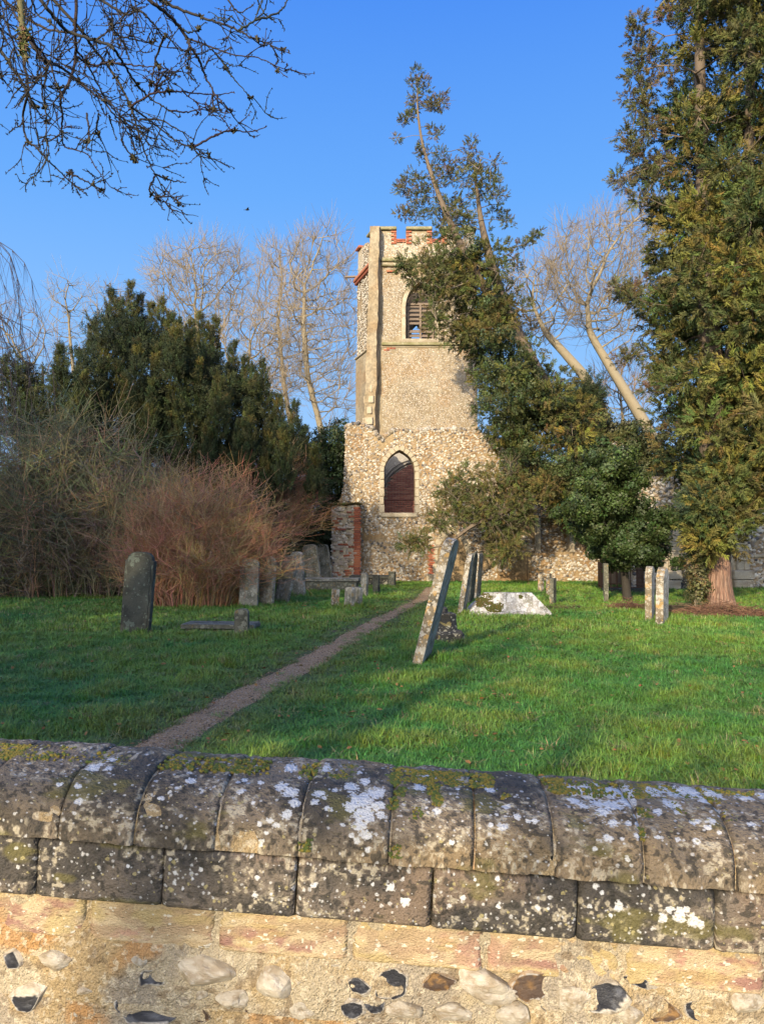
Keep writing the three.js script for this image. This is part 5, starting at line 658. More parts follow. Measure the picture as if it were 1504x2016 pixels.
  stemsOf(g1, st, 0.08); stemsOf(g2, st, 0.06); stemsOf(g3, st, 0.06); twigsOn(g3, st, r, 4, 0.5, 0.006, -0.1, (i) => g3.rad[i] < 0.02); twigsOn(g2, st, r, 1, 0.4, 0.006, 0.1, (i) => g2.nch[i] === 0); twigsOn(g1, st, r, 1, 0.7, 0.008, 0.1, (i) => g1.rad[i] < 0.02 && i % 2 === 0); part('branches', st.geo(), bark.grey, o);
  for (const c of body) { const q = c.p; const w = r(); c.g = w < 0.25 ? 'gold' : w < 0.85 ? 'olive' : 'dark'; } for (const k of ['gold', 'olive', 'dark']) sprays('crown', o, 'cypress', body.filter((c) => c.g === k), { per: 40, size: 0.29, upw: 0.02, cols: CON[k], seed: 90 + k.length, flat: 0.6 });
  sprays('crown', o, 'cypress', [...up2, ...left], { per: 32, size: 0.23, upw: 0.15, cols: CON.olive, seed: 96, flat: 0.65 }); sprays('crown', o, 'cypress', low, { per: 24, size: 0.26, upw: -0.1, cols: CON.olive, seed: 97 }); sprays('crown', o, 'cypress', up1, { per: 38, size: 0.17, upw: 0.35, cols: [...CON.tips, ...CON.olive], seed: 98 });
  const iv = thing('tree_ivy', 'dark ivy sheathing the trunk of the leaning conifer', 'ivy'), ic = [...clumpsIn([[935, 560], [985, 560], [1035, 690], [1080, 800], [1140, 930], [1120, 1000], [1040, 920], [960, 850], [932, 830], [930, 690]], 100, D - 0.4, 1.3, r, 0.24, 0.46), ...clumpsIn([[880, 460], [930, 470], [985, 580], [960, 650], [900, 600]], 14, D - 0.4, 1.2, r, 0.2, 0.36)]; sprays('leaves', iv, 'ivy', ic, { per: 38, size: 0.13, upw: -0.1, cols: [[0.05, 0.075, 0.02], [0.07, 0.09, 0.024], [0.03, 0.05, 0.016]], seed: 99, mat: glossLeaf });
}
{ // dark glossy ivy bush over the railings
  const D = 18.6, o = thing('ivy_bush', 'dark glossy ivy bush spreading above the iron railings', 'bush'), r = rng(1003), poly = [[1110, 1000], [1135, 930], [1165, 885], [1205, 870], [1245, 930], [1265, 985], [1315, 1015], [1338, 1075], [1312, 1118], [1262, 1128], [1205, 1112], [1150, 1070]];
  const cl = [...clumpsIn(poly, 105, D, 1.2, r, 0.18, 0.36), ...clumpsIn(poly.map(([x, y]) => [1215 + (x - 1215) * 1.1, 1010 + (y - 1010) * 1.08]), 60, D, 1.3, r, 0.1, 0.2, 1.4)], base = at(1236, 1180, D); base.y = -0.1; const trunk = [base, at(1228, 1120, D), at(1215, 1040, D), at(1200, 980, D)]; part('trunk', tubeAlong(trunk, [0.12, 0.1, 0.08, 0.05], 7, 0.1, 4), bark.dark, o);
  const st = new Stems(), g = grow(trunk, cl.map((c) => c.p), { step: 0.3, kill: 0.3, reach: 4, seed: 4, tip: 0.008 }); stemsOf(g, st, 0.05); part('branches', st.geo(), bark.dark, o); sprays('crown', o, 'ivy', cl, { per: 95, size: 0.135, upw: -0.2, cols: CON.ivy, seed: 44, mat: glossLeaf });
}
{ // left: big dark yew of many upright plumes
  const D = 24.5, o = thing('yew_tree', 'large dark yew with many upright plumes, behind the bare shrubs', 'tree'), r = rng(1004), poly = [[140, 860], [140, 750], [160, 705], [190, 655], [222, 625], [262, 615], [296, 655], [322, 650], [352, 680], [402, 675], [432, 720], [455, 735], [484, 755], [524, 765], [552, 815], [588, 840], [618, 875], [640, 930], [640, 1040], [600, 1100], [300, 1110], [150, 1060]];
  const trunk = [V(at(350, 1000, D).x, -0.1, -D), at(350, 1000, D), at(340, 860, D), at(320, 760, D)]; part('trunk', tubeAlong(trunk, [0.6, 0.5, 0.4, 0.25], 10, 0.15, 3), bark.dark, o);
  const cl = clumpsIn(poly, 280, D, 2.4, r, 0.35, 0.6), plume = []; const tops = [[170, 745, 110], [198, 735, 110], [250, 745, 120], [300, 760, 120], [340, 770, 120], [420, 790, 110], [470, 840, 100], [210, 830, 110], [260, 850, 110], [350, 870, 110], [520, 900, 90], [440, 900, 100], [150, 780, 100], [395, 800, 110], [185, 640, 60], [222, 580, 90], [258, 565, 120], [275, 590, 80], [240, 600, 110], [300, 605, 90], [318, 598, 100], [335, 625, 80], [352, 640, 80], [375, 640, 80], [398, 630, 100], [412, 650, 90], [424, 636, 110], [458, 682, 90], [482, 712, 80], [500, 730, 80], [520, 720, 90], [548, 786, 80], [580, 800, 90], [600, 850, 70], [160, 700, 90], [205, 680, 100], [310, 690, 120], [360, 720, 120], [430, 740, 90], [270, 680, 120], [232, 720, 100], [390, 720, 110], [450, 780, 100], [490, 800, 100], [120, 690, 70], [330, 800, 90], [280, 800, 90], [410, 850, 90], [530, 850, 80], [180, 800, 90], [375, 660, 90], [345, 655, 70], [560, 850, 90], [620, 890, 70]];
  tops.forEach(([px, py, h], i) => { const dz = i > 13 && i < 35 ? (r() - 0.5) * 3 : 1.2 + r() * 1.6; for (let k = 0; k < 9; k++) plume.push({ p: at(px + (r() - 0.5) * 5, py + h * 1.15 * k / 8, D - (i > 13 && i < 35 ? dz * 0.4 : dz)), r: 0.08 + 0.24 * k / 8, tip: k < 4 }); });
  const st = new Stems(), g = grow(trunk, [...cl].map((c) => c.p), { step: 0.5, kill: 0.5, reach: 6, seed: 3, tip: 0.012, max: 3000 }); stemsOf(g, st, 0.1); part('branches', st.geo(), bark.dark, o);
  sprays('crown', o, 'yew', cl, { per: 30, size: 0.32, upw: 0.7, cols: CON.yew, seed: 51, flat: 1 }); sprays('crown', o, 'yew', plume.filter((c) => !c.tip), { per: 75, size: 0.22, upw: 1.6, cols: CON.yew, seed: 52, flat: 1.3 }); sprays('crown', o, 'yew', plume.filter((c) => c.tip), { per: 95, size: 0.19, upw: 1.8, cols: [...CON.yewTip, ...CON.yew], seed: 53, flat: 1.4 });
}
function evergreen(label, poly, D, thick, n, cols, seed, name = 'evergreen_shrub', kind = 'yew', r0 = 0.35, r1 = 0.6, per = 30) {
  const o = thing(name, label, 'shrub'), r = rng(seed), cl = clumpsIn(poly, n, D, thick, r, r0, r1), mx = poly.reduce((a, p) => a + p[0], 0) / poly.length, my = Math.min(...poly.map((p) => p[1])), b = V(at(mx, 1000, D).x, -0.1, -D), t = [b, V(b.x, 1, -D), at(mx, my + 40, D)]; part('trunk', tubeAlong(t, [0.16, 0.12, 0.04], 6, 0.1, 3), bark.dark, o);
  const st = new Stems(), g = grow(t, cl.map((c) => c.p), { step: 0.5, kill: 0.45, reach: 6, seed, tip: 0.012, max: 900 }); stemsOf(g, st, 0.06); part('branches', st.geo(), bark.dark, o); sprays('crown', o, kind, cl, { per, size: kind === 'ivy' ? 0.2 : 0.32, upw: 0.3, cols, seed, flat: 1, mat: kind === 'ivy' ? glossLeaf : leafMat }); return o;
}
evergreen('dark holly-like shrub filling the gap between the yew and the ruined wall', [[600, 880], [640, 830], [680, 820], [700, 900], [700, 1100], [590, 1110], [570, 960]], 29, 1.2, 90, CON.ivy, 61, 'evergreen_shrub', 'ivy', 0.3, 0.5, 44);
evergreen('dark conifer top showing above the bare shrubs beside the yew', [[108, 700], [122, 690], [140, 760], [150, 860], [20, 900], [10, 720], [45, 680], [70, 760], [100, 790]], 27, 1.2, 70, CON.yew, 62);
evergreen('mixed evergreen bushes growing over the end of the ruined wall', [[1150, 830], [1180, 800], [1215, 825], [1260, 840], [1290, 880], [1310, 945], [1240, 950], [1170, 900]], 29.5, 1.2, 80, [[0.06, 0.075, 0.022], [0.09, 0.095, 0.03], [0.04, 0.055, 0.02]], 63, 'evergreen_shrub', 'ivy', 0.3, 0.5, 44);
evergreen('slender dark conifer standing between the two leaning bare trees', [[1150, 720], [1165, 735], [1185, 830], [1130, 850], [1120, 780]], 32, 0.8, 36, CON.yew, 64);
evergreen('bushy hedge seen beyond the arched wall', [[1240, 900], [1320, 860], [1500, 870], [1700, 880], [1760, 1060], [1240, 1060]], 33, 1.6, 150, [[0.05, 0.06, 0.02], [0.08, 0.08, 0.03]], 65, 'hedge');
evergreen('shadowed hedge behind the yew and the bare shrubs', [[-260, 960], [-100, 900], [150, 940], [420, 980], [600, 1000], [690, 960], [700, 1110], [-260, 1110]], 31, 1.4, 190, CON.yew, 66, 'hedge');

// bare winter trees
const barkWarm = std({ color: RGB(0.22, 0.18, 0.115) }), twigWarm = std({ color: RGB(0.27, 0.22, 0.155) }), barkPale = std({ color: RGB(0.29, 0.245, 0.165) });
function bareTree(label, trunkPx, radii, poly, D, thick, n, seed, { mat = barkWarm, twig = twigWarm, step = 0.55, tip = 0.015, tw = 6, len = 1.15, tr = 0.0095, group, reach = 7, kill = 0.5, lift = 0.05, upw = 0.35, droop = 0, maxR = 0.13, tk = 0.62 } = {}) {
  const o = thing('bare_tree', label, 'tree', [0, 0, 0], group), r = rng(seed), t = pathAt(trunkPx, D); if (t[0].y < 3) t[0].y = -0.1; part('trunk', tubeAlong(t, radii.map((v, i) => (i === radii.length - 1 ? 0.025 : v * tk)), 9, 0.1, seed), mat, o);
  const pts = cloudIn(poly, Math.round(n * 1.7), D, thick, r), g = grow(t.slice(1), pts, { step, kill, reach, seed, tip, max: 5200, lift }), st = new Stems(), s2 = new Stems(); stemsOf(g, st, maxR); part('branches', st.geo(), mat, o); twigsOn(g, s2, r, tw, len, tr, upw, (i) => g.nch[i] === 0 || (g.rad[i] < tip * 1.7 && i % 2 === 0), null, droop); const c = part('crown', s2.geo(), twig, o); c.userData.kind = 'stuff'; return o;
}
bareTree('bare round-crowned tree rising behind the yew', [[398, 1050], [398, 900], [396, 760], [394, 680]], [0.45, 0.4, 0.32, 0.2], [[292, 545], [300, 520], [330, 500], [370, 485], [420, 475], [460, 488], [490, 510], [492, 560], [470, 620], [440, 680], [400, 720], [350, 680], [310, 610]], 42, 3.2, 620, 2001, { step: 0.45 });
bareTree('tall bare tree with a slender pale trunk beside the tower', [[648, 1060], [640, 900], [628, 830], [606, 740], [598, 640], [600, 560]], [0.3, 0.26, 0.22, 0.18, 0.13, 0.07], [[560, 520], [590, 470], [640, 455], [680, 490], [702, 560], [700, 700], [690, 820], [640, 860], [600, 780], [565, 700], [548, 600]], 35, 2.4, 700, 2002, { mat: barkPale, lift: 0.15, upw: 0.6, step: 0.4 });
bareTree('bare twin tree standing just behind the slender pale trunk', [[584, 1060], [578, 880], [560, 760], [548, 640]], [0.28, 0.24, 0.18, 0.1], [[500, 520], [520, 490], [570, 485], [600, 520], [610, 620], [600, 760], [560, 820], [510, 740], [495, 620]], 39, 2.2, 520, 2003, { lift: 0.12, upw: 0.5, step: 0.42 });
bareTree('low bare tree filling the gap between the yew and the taller bare trees', [[500, 1050], [490, 850], [480, 740]], [0.25, 0.2, 0.1], [[420, 660], [470, 620], [520, 600], [570, 640], [580, 780], [520, 850], [440, 760]], 33, 1.8, 380, 2004, { step: 0.38 });
bareTree('thin bare tree far off behind the grey shrub, with a forked stem', [[150, 1050], [150, 800], [140, 680], [135, 620]], [0.25, 0.2, 0.14, 0.07], [[98, 570], [120, 548], [150, 550], [170, 580], [172, 640], [150, 720], [110, 700]], 46, 2, 300, 2005, { step: 0.45, tw: 2 });
bareTree('thin bare tree far off just left of the yew top', [[215, 1050], [212, 800], [208, 660]], [0.25, 0.18, 0.08], [[165, 575], [195, 556], [240, 560], [280, 580], [290, 640], [240, 690], [180, 680]], 50, 2, 300, 2006, { step: 0.5, tw: 2 });
bareTree('sparse bare tree at the edge of the grey shrubs', [[45, 1050], [50, 820], [55, 720]], [0.2, 0.16, 0.08], [[-60, 640], [0, 590], [70, 600], [110, 650], [100, 760], [20, 800], [-60, 760]], 38, 2, 360, 2007, { step: 0.42, tw: 3, twig: std({ color: RGB(0.2, 0.165, 0.16) }) });
bareTree('pale bare tree leaning across from behind the church wall, nearer the tower', [[1215, 960], [1190, 830], [1155, 750], [1115, 700], [1075, 655], [1052, 610]], [0.36, 0.3, 0.26, 0.22, 0.17, 0.1], [[985, 600], [992, 545], [1030, 515], [1075, 505], [1120, 525], [1145, 580], [1135, 640], [1090, 680], [1030, 665]], 33, 2.6, 620, 2008, { mat: barkPale, step: 0.38, reach: 8, tk: 0.85 });
bareTree('pale bare tree leaning across from behind the church wall, with the higher fan-shaped crown', [[1330, 960], [1275, 845], [1230, 770], [1190, 705], [1160, 650], [1155, 600]], [0.36, 0.3, 0.27, 0.22, 0.17, 0.1], [[1070, 510], [1085, 475], [1130, 450], [1180, 428], [1220, 408], [1262, 395], [1300, 430], [1290, 560], [1260, 660], [1190, 680], [1120, 630], [1085, 570]], 34, 3.2, 950, 2009, { mat: barkPale, step: 0.42, reach: 9, tk: 0.85 });
bareTree('small pale thicket tree behind the arched wall', [[1240, 980], [1228, 850], [1222, 790]], [0.12, 0.09, 0.05], [[1170, 740], [1200, 700], [1250, 690], [1290, 760], [1260, 830], [1190, 810]], 36, 1.6, 320, 2010, { step: 0.35, twig: std({ color: RGB(0.3, 0.215, 0.14) }) });
{ // weeping birch just out of the frame, its hanging ends show
  const D = 17, o = thing('weeping_birch', 'weeping birch whose thin hanging twigs show at the edge of the view', 'tree'), r = rng(2011), b = at(-215, 1000, D), st = new Stems(); part('trunk', tubeAlong([V(b.x, -0.1, -D), V(b.x, 3, -D), V(b.x + 0.2, 6.6, -D), V(b.x + 0.5, 8.6, -D)], [0.16, 0.13, 0.09, 0.03], 8, 0.1, 3), bark.grey, o);
  for (let k = 0; k < 34; k++) { const y0 = 5 + 3.0 * r(), sx = 0.6 + 2.1 * r(), dz = (r() - 0.5) * 2.4, p = [V(b.x + 0.3, y0, -D), V(b.x + 0.3 + sx * 0.6, y0 + 0.7, -D + dz * 0.6), V(b.x + 0.3 + sx, y0 + 0.1, -D + dz), V(b.x + 0.5 + sx * 1.05, y0 - 1.1 - r(), -D + dz)], c = new THREE.CatmullRomCurve3(p).getPoints(9); st.line(c, 0.015, 0.004); for (let j = 3; j < 10; j++) for (let m = 0; m < 3; m++) { const e = c[j].clone().add(V((r() - 0.3) * 0.4, -0.3 - 0.5 * r(), (r() - 0.5) * 0.3)); st.seg(c[j], e, 0.005, 0.003); st.seg(e, e.clone().add(V((r() - 0.5) * 0.1, -0.3 * r(), 0)), 0.003, 0.002); } } const c = part('crown', st.geo(), std({ color: RGB(0.09, 0.07, 0.075) }), o); c.userData.kind = 'stuff';
}
// bare shrubs
function shrub(label, name, px, py, w, d, h, n, seed, { cols, spread = 0.55, base = 0.5, r0 = 0.012, r1 = 0.003, twigs = 9, tl = 0.5, bend = 0.2, sidex = 0, curl = 0.35, depth = 0, tw = 0.0035, minH = 0.5 }) {
  const g0 = onGround(px, py), o = thing(name, label, 'shrub', [g0.x, 0, g0.z - d * 0.5 - depth]), r = rng(seed), st = new Stems();
  for (let k = 0; k < n; k++) {
    const a = r() * 6.28, q = Math.sqrt(r()), bx = Math.cos(a) * q * base * w / 2, bz = Math.sin(a) * q * base * d / 2, hh = h * lerp(minH, 1, r()) * Math.sqrt(Math.max(0.12, 1 - q * q * 0.75)), ox = Math.cos(a) * q * w / 2, oz = Math.sin(a) * q * d / 2, c = cols[Math.floor(r() * cols.length)].map((v) => v * (0.7 + 0.6 * r()));
    const pts = [V(bx, -0.05, bz)], N = 6; for (let i = 1; i <= N; i++) { const t = i / N, s = Math.pow(t, 1.3); pts.push(V(lerp(bx, ox, s) + (r() - 0.5) * bend * t + sidex * t * t, hh * Math.sin(t * Math.PI / 2 * (0.75 + spread * 0.25 * q)) , lerp(bz, oz, s) + (r() - 0.5) * bend * t)); }
    st.line(pts, r0, r1, 3, c); for (let j = 0; j < twigs; j++) { const i = 1 + Math.floor(r() * N), p = pts[i].clone().lerp(pts[i - 1], r()), dir = pts[i].clone().sub(pts[i - 1]).normalize().add(unit(r).multiplyScalar(1.0)).add(V(0, curl, 0)).normalize(), l = tl * (0.4 + r()), m = p.clone().addScaledVector(dir, l * 0.5), e = m.clone().addScaledVector(dir.add(unit(r).multiplyScalar(0.5)).normalize(), l * 0.5), cc = c.map((v) => v * 1.1); st.seg(p, m, tw, tw * 0.8, 3, cc); st.seg(m, e, tw * 0.8, tw * 0.4, 3, cc); if (r() < 0.5) st.seg(m, m.clone().addScaledVector(unit(r).add(V(0, curl, 0)).normalize(), l * 0.35), tw * 0.6, tw * 0.3, 3, cc); }
  }
  const m = part('stems', st.geo(), MAT.twigs, o); m.userData.kind = 'stuff'; return o;
}
shrub('big rust-coloured bare shrub of fine upright stems behind the tall dark headstone', 'bare_shrub', 350, 1203, 3.9, 2.4, 3.55, 1000, 3001, { cols: [[0.38, 0.225, 0.12], [0.31, 0.18, 0.095], [0.44, 0.275, 0.145], [0.25, 0.15, 0.085]], twigs: 15, tl: 0.6, curl: 0.35, sidex: 0.3, base: 0.62, minH: 0.3, bend: 0.9 });
shrub('rust-coloured bare shrub spreading towards the ruined wall', 'bare_shrub', 478, 1166, 2.9, 2.0, 4.5, 620, 3002, { cols: [[0.38, 0.225, 0.12], [0.43, 0.265, 0.14], [0.29, 0.17, 0.095]], twigs: 15, tl: 0.65, curl: 0.4, sidex: 0.75, base: 0.28, minH: 0.68, depth: 0.8, bend: 0.8 });
shrub('tangled grey-green lichened shrub at the edge of the lawn', 'bare_shrub', 70, 1180, 6.4, 3.2, 5.7, 560, 3003, { cols: [[0.17, 0.165, 0.092], [0.135, 0.128, 0.082], [0.22, 0.21, 0.11], [0.12, 0.112, 0.08]], twigs: 30, tl: 1.0, curl: -0.05, bend: 1.5, base: 0.8, r0: 0.018, tw: 0.0075, minH: 0.25 });
shrub('purplish-grey bare shrub of long upright stems between the grey-green and rust shrubs', 'bare_shrub', 262, 1170, 3.4, 2.2, 5.2, 420, 3004, { cols: [[0.23, 0.195, 0.18], [0.18, 0.15, 0.14], [0.28, 0.235, 0.21]], twigs: 12, tl: 0.7, curl: 0.5, bend: 0.4, base: 0.5, tw: 0.005, depth: 1.2 });
shrub('brown bare saplings standing above the grey-green shrub', 'bare_shrub', 10, 1165, 5.0, 2.0, 6.4, 130, 3005, { cols: [[0.17, 0.13, 0.10], [0.14, 0.11, 0.09]], twigs: 14, tl: 0.9, curl: 0.4, bend: 0.6, base: 0.7, tw: 0.006, depth: 3.4, r0: 0.025, minH: 0.6 });
{ // dark undergrowth of old leaves below the shrubs
  const o = thing('undergrowth', 'dark evergreen undergrowth beneath the bare shrubs', 'undergrowth'), r = rng(3010), cl = clumpsIn([[-200, 1060], [0, 1040], [240, 1060], [420, 1080], [520, 1110], [480, 1150], [200, 1160], [-200, 1165]], 120, 21.5, 0.8, r, 0.3, 0.5); const c = sprays('leaves', o, 'ivy', cl, { per: 30, size: 0.2, upw: 0.1, cols: CON.ivy, seed: 55 }); const s = new Stems(); for (let k = 0; k < 200; k++) { const x = lerp(-12, -4, r()), z = -21.5 + (r() - 0.5); s.line([V(x, 0, z), V(x + (r() - 0.5) * 0.4, 0.6, z), V(x + (r() - 0.5), 1.4 + r(), z + (r() - 0.5))], 0.015, 0.004); } part('stems', s.geo(), bark.dark, o);
}
{ // overhanging branches of a tree that stands just out of the frame beside the lane
  const o = thing('overhanging_tree', 'bare knobbly twigs hanging into the view from a tree beside the lane', 'tree'), D = 4.2, r = rng(4001), Z = (x, y) => [x * 0.399, y * 0.399], st = new Stems(), dark = [0.032, 0.026, 0.02], lich = [0.16, 0.14, 0.06];
  const B = [[[380, -60], [375, 130], [372, 300], [330, 430], [300, 490], [310, 560], [305, 640], [320, 720], [430, 760], [490, 850], [548, 925]], [[120, -120], [250, 60], [330, 150], [440, 190], [560, 240], [620, 330], [680, 420], [740, 480], [830, 540], [890, 580]], [[250, -20], [400, 150], [480, 260], [560, 360], [620, 470], [650, 540], [680, 640], [720, 760], [765, 860], [830, 950], [910, 1020]], [[765, 860], [850, 890], [920, 900]], [[765, 870], [745, 950], [800, 1000]], [[460, 430], [560, 560], [640, 620], [700, 660], [800, 690]], [[650, 530], [760, 610], [860, 690], [960, 730], [1030, 765]], [[960, 722], [1060, 670], [1140, 645], [1230, 650], [1315, 628]], [[660, -80], [740, 0], [850, 90], [920, 180], [945, 235], [980, 290], [1010, 370], [1060, 460], [1110, 520], [1160, 550]], [[700, -60], [790, 0], [900, 50], [1040, 100], [1150, 135], [1230, 180], [1320, 215], [1425, 260]], [[930, 190], [1050, 235], [1160, 270], [1300, 295], [1415, 380]], [[1065, 260], [1100, 310], [1140, 370], [1190, 430], [1245, 490]], [[1180, 150], [1260, 100], [1310, 40], [1330, -40]], [[1260, 100], [1360, 70], [1420, 0], [1440, -40]], [[420, -60], [500, 0], [620, 70], [700, 60], [760, 120], [810, 180], [850, 180]], [[810, 180], [770, 290], [755, 370], [735, 470]], [[100, -60], [120, 60], [110, 180], [125, 330], [140, 450], [115, 570], [125, 670], [190, 740], [290, 840], [380, 920], [430, 960]], [[330, 850], [420, 890], [500, 935]], [[60, 40], [130, 160], [230, 290], [290, 430], [320, 500]], [[150, 200], [220, 300], [300, 330], [390, 400], [470, 470], [560, 520], [600, 590], [670, 660]], [[240, 300], [230, 380], [210, 450], [230, 560], [230, 680], [240, 800]], [[-60, 150], [0, 240], [60, 330], [120, 420], [150, 480], [180, 530], [210, 590]], [[-40, 320], [0, 360], [30, 410], [60, 440]], [[380, 280], [450, 320], [540, 310], [640, 320], [740, 330], [790, 325]], [[650, 525], [760, 460], [850, 450], [950, 458], [1060, 468], [1155, 455]], [[765, 450], [790, 390], [820, 355], [890, 380]], [[830, 545], [930, 552], [1035, 520]], [[690, 590], [780, 590], [880, 640], [955, 685]], [[600, 690], [630, 740], [680, 805]], [[935, 240], [930, 310], [935, 380]], [[1050, 470], [1052, 550]], [[430, 560], [440, 660], [430, 740]], [[300, 660], [260, 690], [205, 700]], [[150, -60], [180, 60], [260, 120], [300, 200], [270, 260]], [[0, -20], [90, 60], [200, 130], [330, 160], [470, 190], [560, 130], [640, 80]], [[560, 170], [640, 190], [740, 210], [780, 188]], [[1110, -20], [1180, 60], [1260, 15]], [[880, 130], [940, 160], [1020, 110]], [[380, 250], [440, 330], [490, 430], [560, 540], [640, 600], [700, 625]], [[490, 560], [480, 640], [500, 690]], [[540, 570], [560, 640], [575, 690]]];
  const knob = (p, c, s = 1) => { for (let k = 0; k < 2; k++) { const e = p.clone().add(unit(r).multiplyScalar(0.011 * s)); st.seg(p, e, 0.0035 * s, 0.0015 * s, 4, c); } };
  const spray = (p, d, l, depth, c) => { const N = 5, pts = [p]; let q = p.clone(), dd = d.clone(); for (let i = 0; i < N; i++) { dd.add(unit(r).multiplyScalar(0.28)).normalize(); q = q.clone().addScaledVector(dd, l / N); pts.push(q); if (r() < 0.7) knob(q, c, 0.9); } st.line(pts, 0.0036, 0.0015, 3, c); if (depth > 0) for (let k = 0; k < 3; k++) { const j = 1 + Math.floor(r() * (N - 1)); spray(pts[j], dd.clone().add(unit(r).multiplyScalar(1.0)).normalize(), l * 0.5, depth - 1, c); } };
  B.forEach((line, bi) => { const dz = (r() - 0.5) * 1.1, k0 = r() * 9, pts = line.map(([x, y], i) => { const [a, b] = Z(x, y); return at(a, b, D + dz + (noise2(i * 0.6 + k0, bi) - 0.5) * 0.6); }), c = new THREE.CatmullRomCurve3(pts).getPoints(line.length * 6), big = line.length > 6; for (let i = 1; i < c.length; i++) c[i].add(unit(r).multiplyScalar(0.0035)); const col = bi === 16 ? dark : dark.map((v) => v * (0.8 + 0.6 * r())); st.line(c, big ? 0.0105 : 0.006, 0.0022, 5, col);
    for (let i = 2; i < c.length; i++) { if (r() < 0.55) knob(c[i], col, big ? 1.2 : 0.9); if (r() < (big ? 0.17 : 0.1)) { const d = c[i].clone().sub(c[i - 1]).normalize().add(unit(r).multiplyScalar(0.9)).add(V(0.15, -0.25, 0)).normalize(); spray(c[i], d, 0.1 + 0.2 * r(), 1, col); } if (r() < 0.05) for (let m = 0; m < 5; m++) knob(c[i], lich.map((v) => v * 0.35), 2); } });
  { const c = new THREE.CatmullRomCurve3([[100, -80], [104, 40], [112, 130], [120, 220], [132, 290]].map(([x, y]) => at(...Z(x, y), 2.6))).getPoints(20); st.line(c, 0.012, 0.007, 6, lich); for (const p of c) for (let k = 0; k < 7; k++) st.seg(p, p.clone().add(unit(r).multiplyScalar(0.016)), 0.004, 0.001, 3, lich.map((v) => v * (0.7 + 0.6 * r()))); for (let k = 0; k < 130; k++) { const p = c[14].clone().add(V((r() - 0.5) * 0.03, (r() - 0.5) * 0.09, (r() - 0.5) * 0.03)); st.seg(p, p.clone().add(unit(r).multiplyScalar(0.018)), 0.004, 0.001, 3, lich.map((v) => v * (0.6 + 0.8 * r()))); } }
  for (let k = 0; k < 24; k++) { const p = at(lerp(-30, 260, r()), lerp(-60, 60, r() * r()), D + (r() - 0.5) * 1.6); spray(p, V(0.5 * (r() - 0.3), -0.9, 0.3 * (r() - 0.5)).normalize(), 0.3 + 0.3 * r(), 2, dark); }
  const c = part('twigs', st.geo(), MAT.twigs, o); c.userData.kind = 'stuff';
  const t = [V(-4.3, -0.1, -4.0), V(-4.25, 2, -4.1), V(-4.0, 4, -4.2), V(-3.4, 5.6, -4.2), V(-2.4, 6.6, -4.2)]; part('trunk', tubeAlong(t, [0.28, 0.22, 0.18, 0.12, 0.05], 10, 0.12, 4), bark.dark, o);
  const s2 = new Stems(); for (const [a, b, cc] of [[V(-3.7, 5.1, -4.2), V(-2.6, 5.6, -4.2), at(40, -60, D)], [V(-3.4, 5.6, -4.2), V(-2.2, 6.1, -4.2), at(150, -24, D)], [V(-3.0, 6.1, -4.2), V(-1.6, 6.3, -4.3), at(270, -30, D)], [V(-2.4, 6.6, -4.2), V(-1.2, 6.4, -4.2), at(500, -20, D)]]) s2.line(new THREE.CatmullRomCurve3([a, b, cc]).getPoints(10), 0.05, 0.012, 6); part('limbs', s2.geo(), bark.dark, o);
}
{ // a small bird crossing the sky
  const p = at(487, 413, 24), o = thing('flying_bird', 'small dark bird flying in the open sky', 'bird', [p.x, p.y, p.z]), g = new THREE.SphereGeometry(1, 10, 8), q = g.attributes.position; for (let i = 0; i < q.count; i++) { const x = q.getX(i), k = x > 0.55 ? 1 : x < -0.3 ? lerp(1, 0.3, (-0.3 - x) / 0.7) : 1; q.setXYZ(i, x * 0.075 + (x < -0.8 ? -0.02 : 0), q.getY(i) * 0.024 * k, q.getZ(i) * 0.028 * k); } g.computeVertexNormals(); const m = std({ color: RGB(0.025, 0.025, 0.03) }); part('body', g, m, o);
  for (const s of [-1, 1]) { const w = geom([0.035, 0.01, 0.015 * s, -0.03, 0.008, 0.015 * s, 0.045, 0.055, 0.07 * s, -0.015, 0.045, 0.075 * s, 0.0, 0.02, 0.135 * s, 0.035, 0.004, 0.015 * s, -0.03, 0.002, 0.015 * s], [0, 1, 2, 1, 3, 2, 2, 3, 4, 5, 6, 2, 6, 3, 2]); part('wing', w, m, o); } const tl = geom([-0.07, 0, 0, -0.12, 0.004, 0.022, -0.12, 0.004, -0.022, -0.07, 0.006, 0], [0, 1, 2, 3, 1, 2]); part('tail', tl, m, o); o.rotation.set(0.1, 0.5, 0.2);
}
// ---------------------------------------------------------------- grass
function tuft(seed, n, h, w, spread, lean) {
  const r = rng(seed), pos = [], idx = [], col = []; for (let i = 0; i < n; i++) { const a = r() * 6.28, q = Math.sqrt(r()) * spread, x = Math.cos(a) * q, z = Math.sin(a) * q, b = r() * 6.28, L = h * (0.5 + 0.75 * r()), le = lean * (0.3 + r()), dx = Math.cos(b) * le * L, dz = Math.sin(b) * le * L, sx = -Math.sin(b) * w, sz = Math.cos(b) * w, o = pos.length / 3;
    const y1 = L * 0.5, y2 = L * (1 - 0.35 * le); pos.push(x - sx, -0.01, z - sz, x + sx, -0.01, z + sz, x + dx * 0.3 - sx * 0.8, y1, z + dz * 0.3 - sz * 0.8, x + dx * 0.3 + sx * 0.8, y1, z + dz * 0.3 + sz * 0.8, x + dx, y2, z + dz); idx.push(o, o + 1, o + 3, o, o + 3, o + 2, o + 2, o + 3, o + 4); const t = 0.75 + 0.5 * r(); for (let k = 0; k < 5; k++) col.push(t, t * (0.95 + 0.1 * r()), t); }
  return geom(pos, idx, null, col);
}
